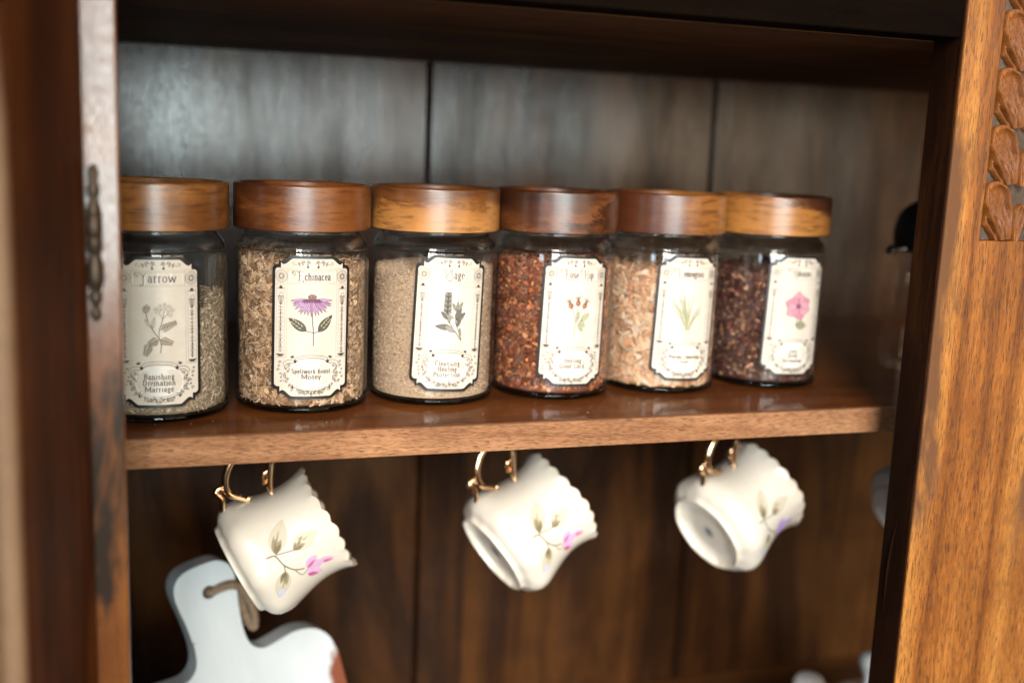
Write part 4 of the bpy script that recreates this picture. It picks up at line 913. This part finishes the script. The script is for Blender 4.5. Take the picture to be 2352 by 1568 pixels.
def board_mesh():
    bm = bmesh.new(); T = 0.0165
    fv = [bm.verts.new((x, -T / 2, z)) for x, z in outl]; n = len(fv)
    hc = (0.0015, -0.0185); hn = 20; hr = 0.0042
    hvs = [bm.verts.new((hc[0] + hr * math.cos(2 * math.pi * k / hn), -T / 2, hc[1] + hr * math.sin(2 * math.pi * k / hn))) for k in range(hn)]
    e = [bm.edges.new((fv[k], fv[(k + 1) % n])) for k in range(n)] + [bm.edges.new((hvs[k], hvs[(k + 1) % hn])) for k in range(hn)]
    bmesh.ops.triangle_fill(bm, use_beauty=True, use_dissolve=False, edges=e)
    faces = list(bm.faces)
    r = bmesh.ops.extrude_face_region(bm, geom=faces)
    for vv in r['geom']:
        if isinstance(vv, bmesh.types.BMVert): vv.co.y += T
    bmesh.ops.recalc_face_normals(bm, faces=bm.faces)
    sharp = [ed for ed in bm.edges if len(ed.link_faces) == 2 and ed.calc_face_angle(0) > 1.2]
    bmesh.ops.bevel(bm, geom=sharp, offset=0.0013, segments=3, profile=0.6, affect='EDGES', clamp_overlap=True)
    me = bpy.data.meshes.new('board'); bm.to_mesh(me); bm.free(); return me
bd = thing('cutting_board', 'white painted paddle cutting board with twine loop leaning below the left teacup', 'cutting board')
bd.location = (0.0260, 0.675, -0.1250); bd.rotation_euler = (R(-7), R(-12), R(17))
bo = link('board', board_mesh(), board_mat(), bd); bo.data.polygons.foreach_set('use_smooth', [True] * len(bo.data.polygons)); bo.modifiers.new('wn', 'WEIGHTED_NORMAL')
tp_ = smooth_prof([(0.002, 0.010, -0.0185), (0.0018, 0.0, -0.0185), (0.002, -0.0095, -0.0180), (0.008, -0.0122, -0.0172), (0.0155, -0.011, -0.0185), (0.0215, -0.009, -0.024), (0.0245, -0.0085, -0.034), (0.025, -0.0085, -0.044), (0.0225, -0.0092, -0.051), (0.0205, -0.006, -0.046), (0.0215, 0.002, -0.03), (0.019, 0.009, -0.021), (0.010, 0.0115, -0.0185), (0.002, 0.010, -0.0185)], 9)
strands = []
for sgn in (0, 2.1, 4.2):
    pts = []
    for k, p in enumerate(tp_):
        an = k * 0.75 + sgn; pts.append((p[0] + .0011 * math.cos(an), p[1] + .0011 * math.sin(an), p[2] + .0008 * math.sin(an + 1)))
    strands.append(tube(pts, 0.0018, 7, 0))
t_ = NT('jute_twine'); n_ = t_.noise(t_.coords((1, 1, 1)), 900, 3); t_.bsdf(t_.ramp(n_, [(0.3, (0.13, 0.085, 0.055)), (0.7, (0.30, 0.21, 0.145))]), 0.9, spec=0.1, bump=n_, bump_d=0.0004)
link('twine_loop', mesh('twine_loop', *join(strands)), t_.m, bd, True)
# ================================================================== things at the edges of the frame
# clip jar behind the post
k7 = thing('storage_jar', 'dim glass clip jar with black ball lid half hidden behind the carved post', 'jar', (0.503, 0.606, 0.0002))
v1, f1 = lathe(smooth_prof([(0.0, 0.0006), (0.030, 0.0004), (0.0335, 0.002), (0.0345, 0.006), (0.0345, 0.03), (0.0345, 0.066), (0.033, 0.073), (0.029, 0.078), (0.028, 0.081)], 5), 64)
link('glass', mesh('glass', v1, f1), M['glass'], k7, True)
v1, f1 = lathe(smooth_prof([(0.0275, 0.0795), (0.031, 0.0815), (0.032, 0.086), (0.0315, 0.095), (0.028, 0.104), (0.020, 0.1105), (0.008, 0.1135), (0.0, 0.114)], 5), 48)
link('lid', mesh('lid', v1, f1), plain('black_lid', (0.012, 0.009, 0.008), 0.6), k7, True)
cl = [tube([(-0.034, -0.006, 0.081), (-0.040, -0.004, 0.0795), (-0.0425, 0.0, 0.078), (-0.040, 0.004, 0.0795), (-0.034, 0.006, 0.081)], 0.0016, 8), tube([(0.0335 * math.cos(a), 0.0335 * math.sin(a), 0.0795) for a in np.linspace(0, 2 * math.pi, 40)], 0.0012, 8, 0)]
link('wire_clasp', mesh('wire_clasp', *join(cl)), plain('steel_wire', (0.35, 0.35, 0.35), 0.35, metal=1.0), k7, True)
# two white porcelain pots on the bottom shelf, only their knobs in view
def pot(x, y, ztop, kr, label, tear):
    p = thing('porcelain_pot', label, 'pot', (x, y, -0.3298))
    hz = ztop + 0.3298
    body = smooth_prof([(0.0, 0.0005), (0.022, 0.0005), (0.025, 0.003), (0.031, 0.018), (0.0325, 0.034), (0.029, 0.048), (0.026, 0.054), (0.0262, 0.056), (0.024, 0.056), (0.0235, 0.052), (0.0, 0.050)], 4)
    link('pot_body', mesh('pot_body', *lathe(body, 48)), M['white_china'], p, True)
    k0 = hz - kr * (2.3 if tear else 1.7)
    lidp = smooth_prof([(0.0, 0.0562), (0.0265, 0.0562), (0.027, 0.058), (0.020, 0.0635), (0.010, 0.066), (0.0045, min(0.068, k0 - 0.004)), (0.004, k0), (kr * 0.75, k0 + kr * (0.75 if tear else 0.35)), (kr, hz - kr * 0.85), (kr * 0.72, hz - kr * 0.2), (0.0, hz)], 5)
    link('pot_lid', mesh('pot_lid', *lathe(lidp, 40)), M['white_china'], p, True)
pot(0.4617, 0.650, -0.2385, 0.0120, 'white porcelain pot whose round knob peeks above the bottom edge', False)
pot(0.522, 0.660, -0.234, 0.0085, 'white porcelain pot with small knob half hidden behind the post', True)
# herb crumbs scattered on the front of the shelf
g = np.random.default_rng(5); V, F = [], []
for k in range(46):
    x, y = g.uniform(-0.005, 0.40), SF + 0.004 + abs(g.normal(0, 0.02)); s = g.uniform(0.00012, 0.00038); a = g.uniform(0, 6.28)
    o = len(V); dx, dy = math.cos(a) * s * g.uniform(1, 2.2), math.sin(a) * s
    V += [(x - dx, y - dy, 0.0001), (x + dy * .6, y - dx * .6, 0.0001), (x + dx, y + dy, 0.0001), (x - dy * .6, y + dx * .6, 0.0001), (x, y, 0.0001 + s * .8)]
    F += [(o, o + 1, o + 4), (o + 1, o + 2, o + 4), (o + 2, o + 3, o + 4), (o + 3, o, o + 4)]
cr = link('herb_crumbs', mesh('herb_crumbs', V, F), plain('crumb', (0.42, 0.32, 0.21), 0.8), None)
cr['kind'] = 'stuff'; cr['label'] = 'tiny pale herb crumbs scattered along the front of the shelf'; cr['category'] = 'crumbs'
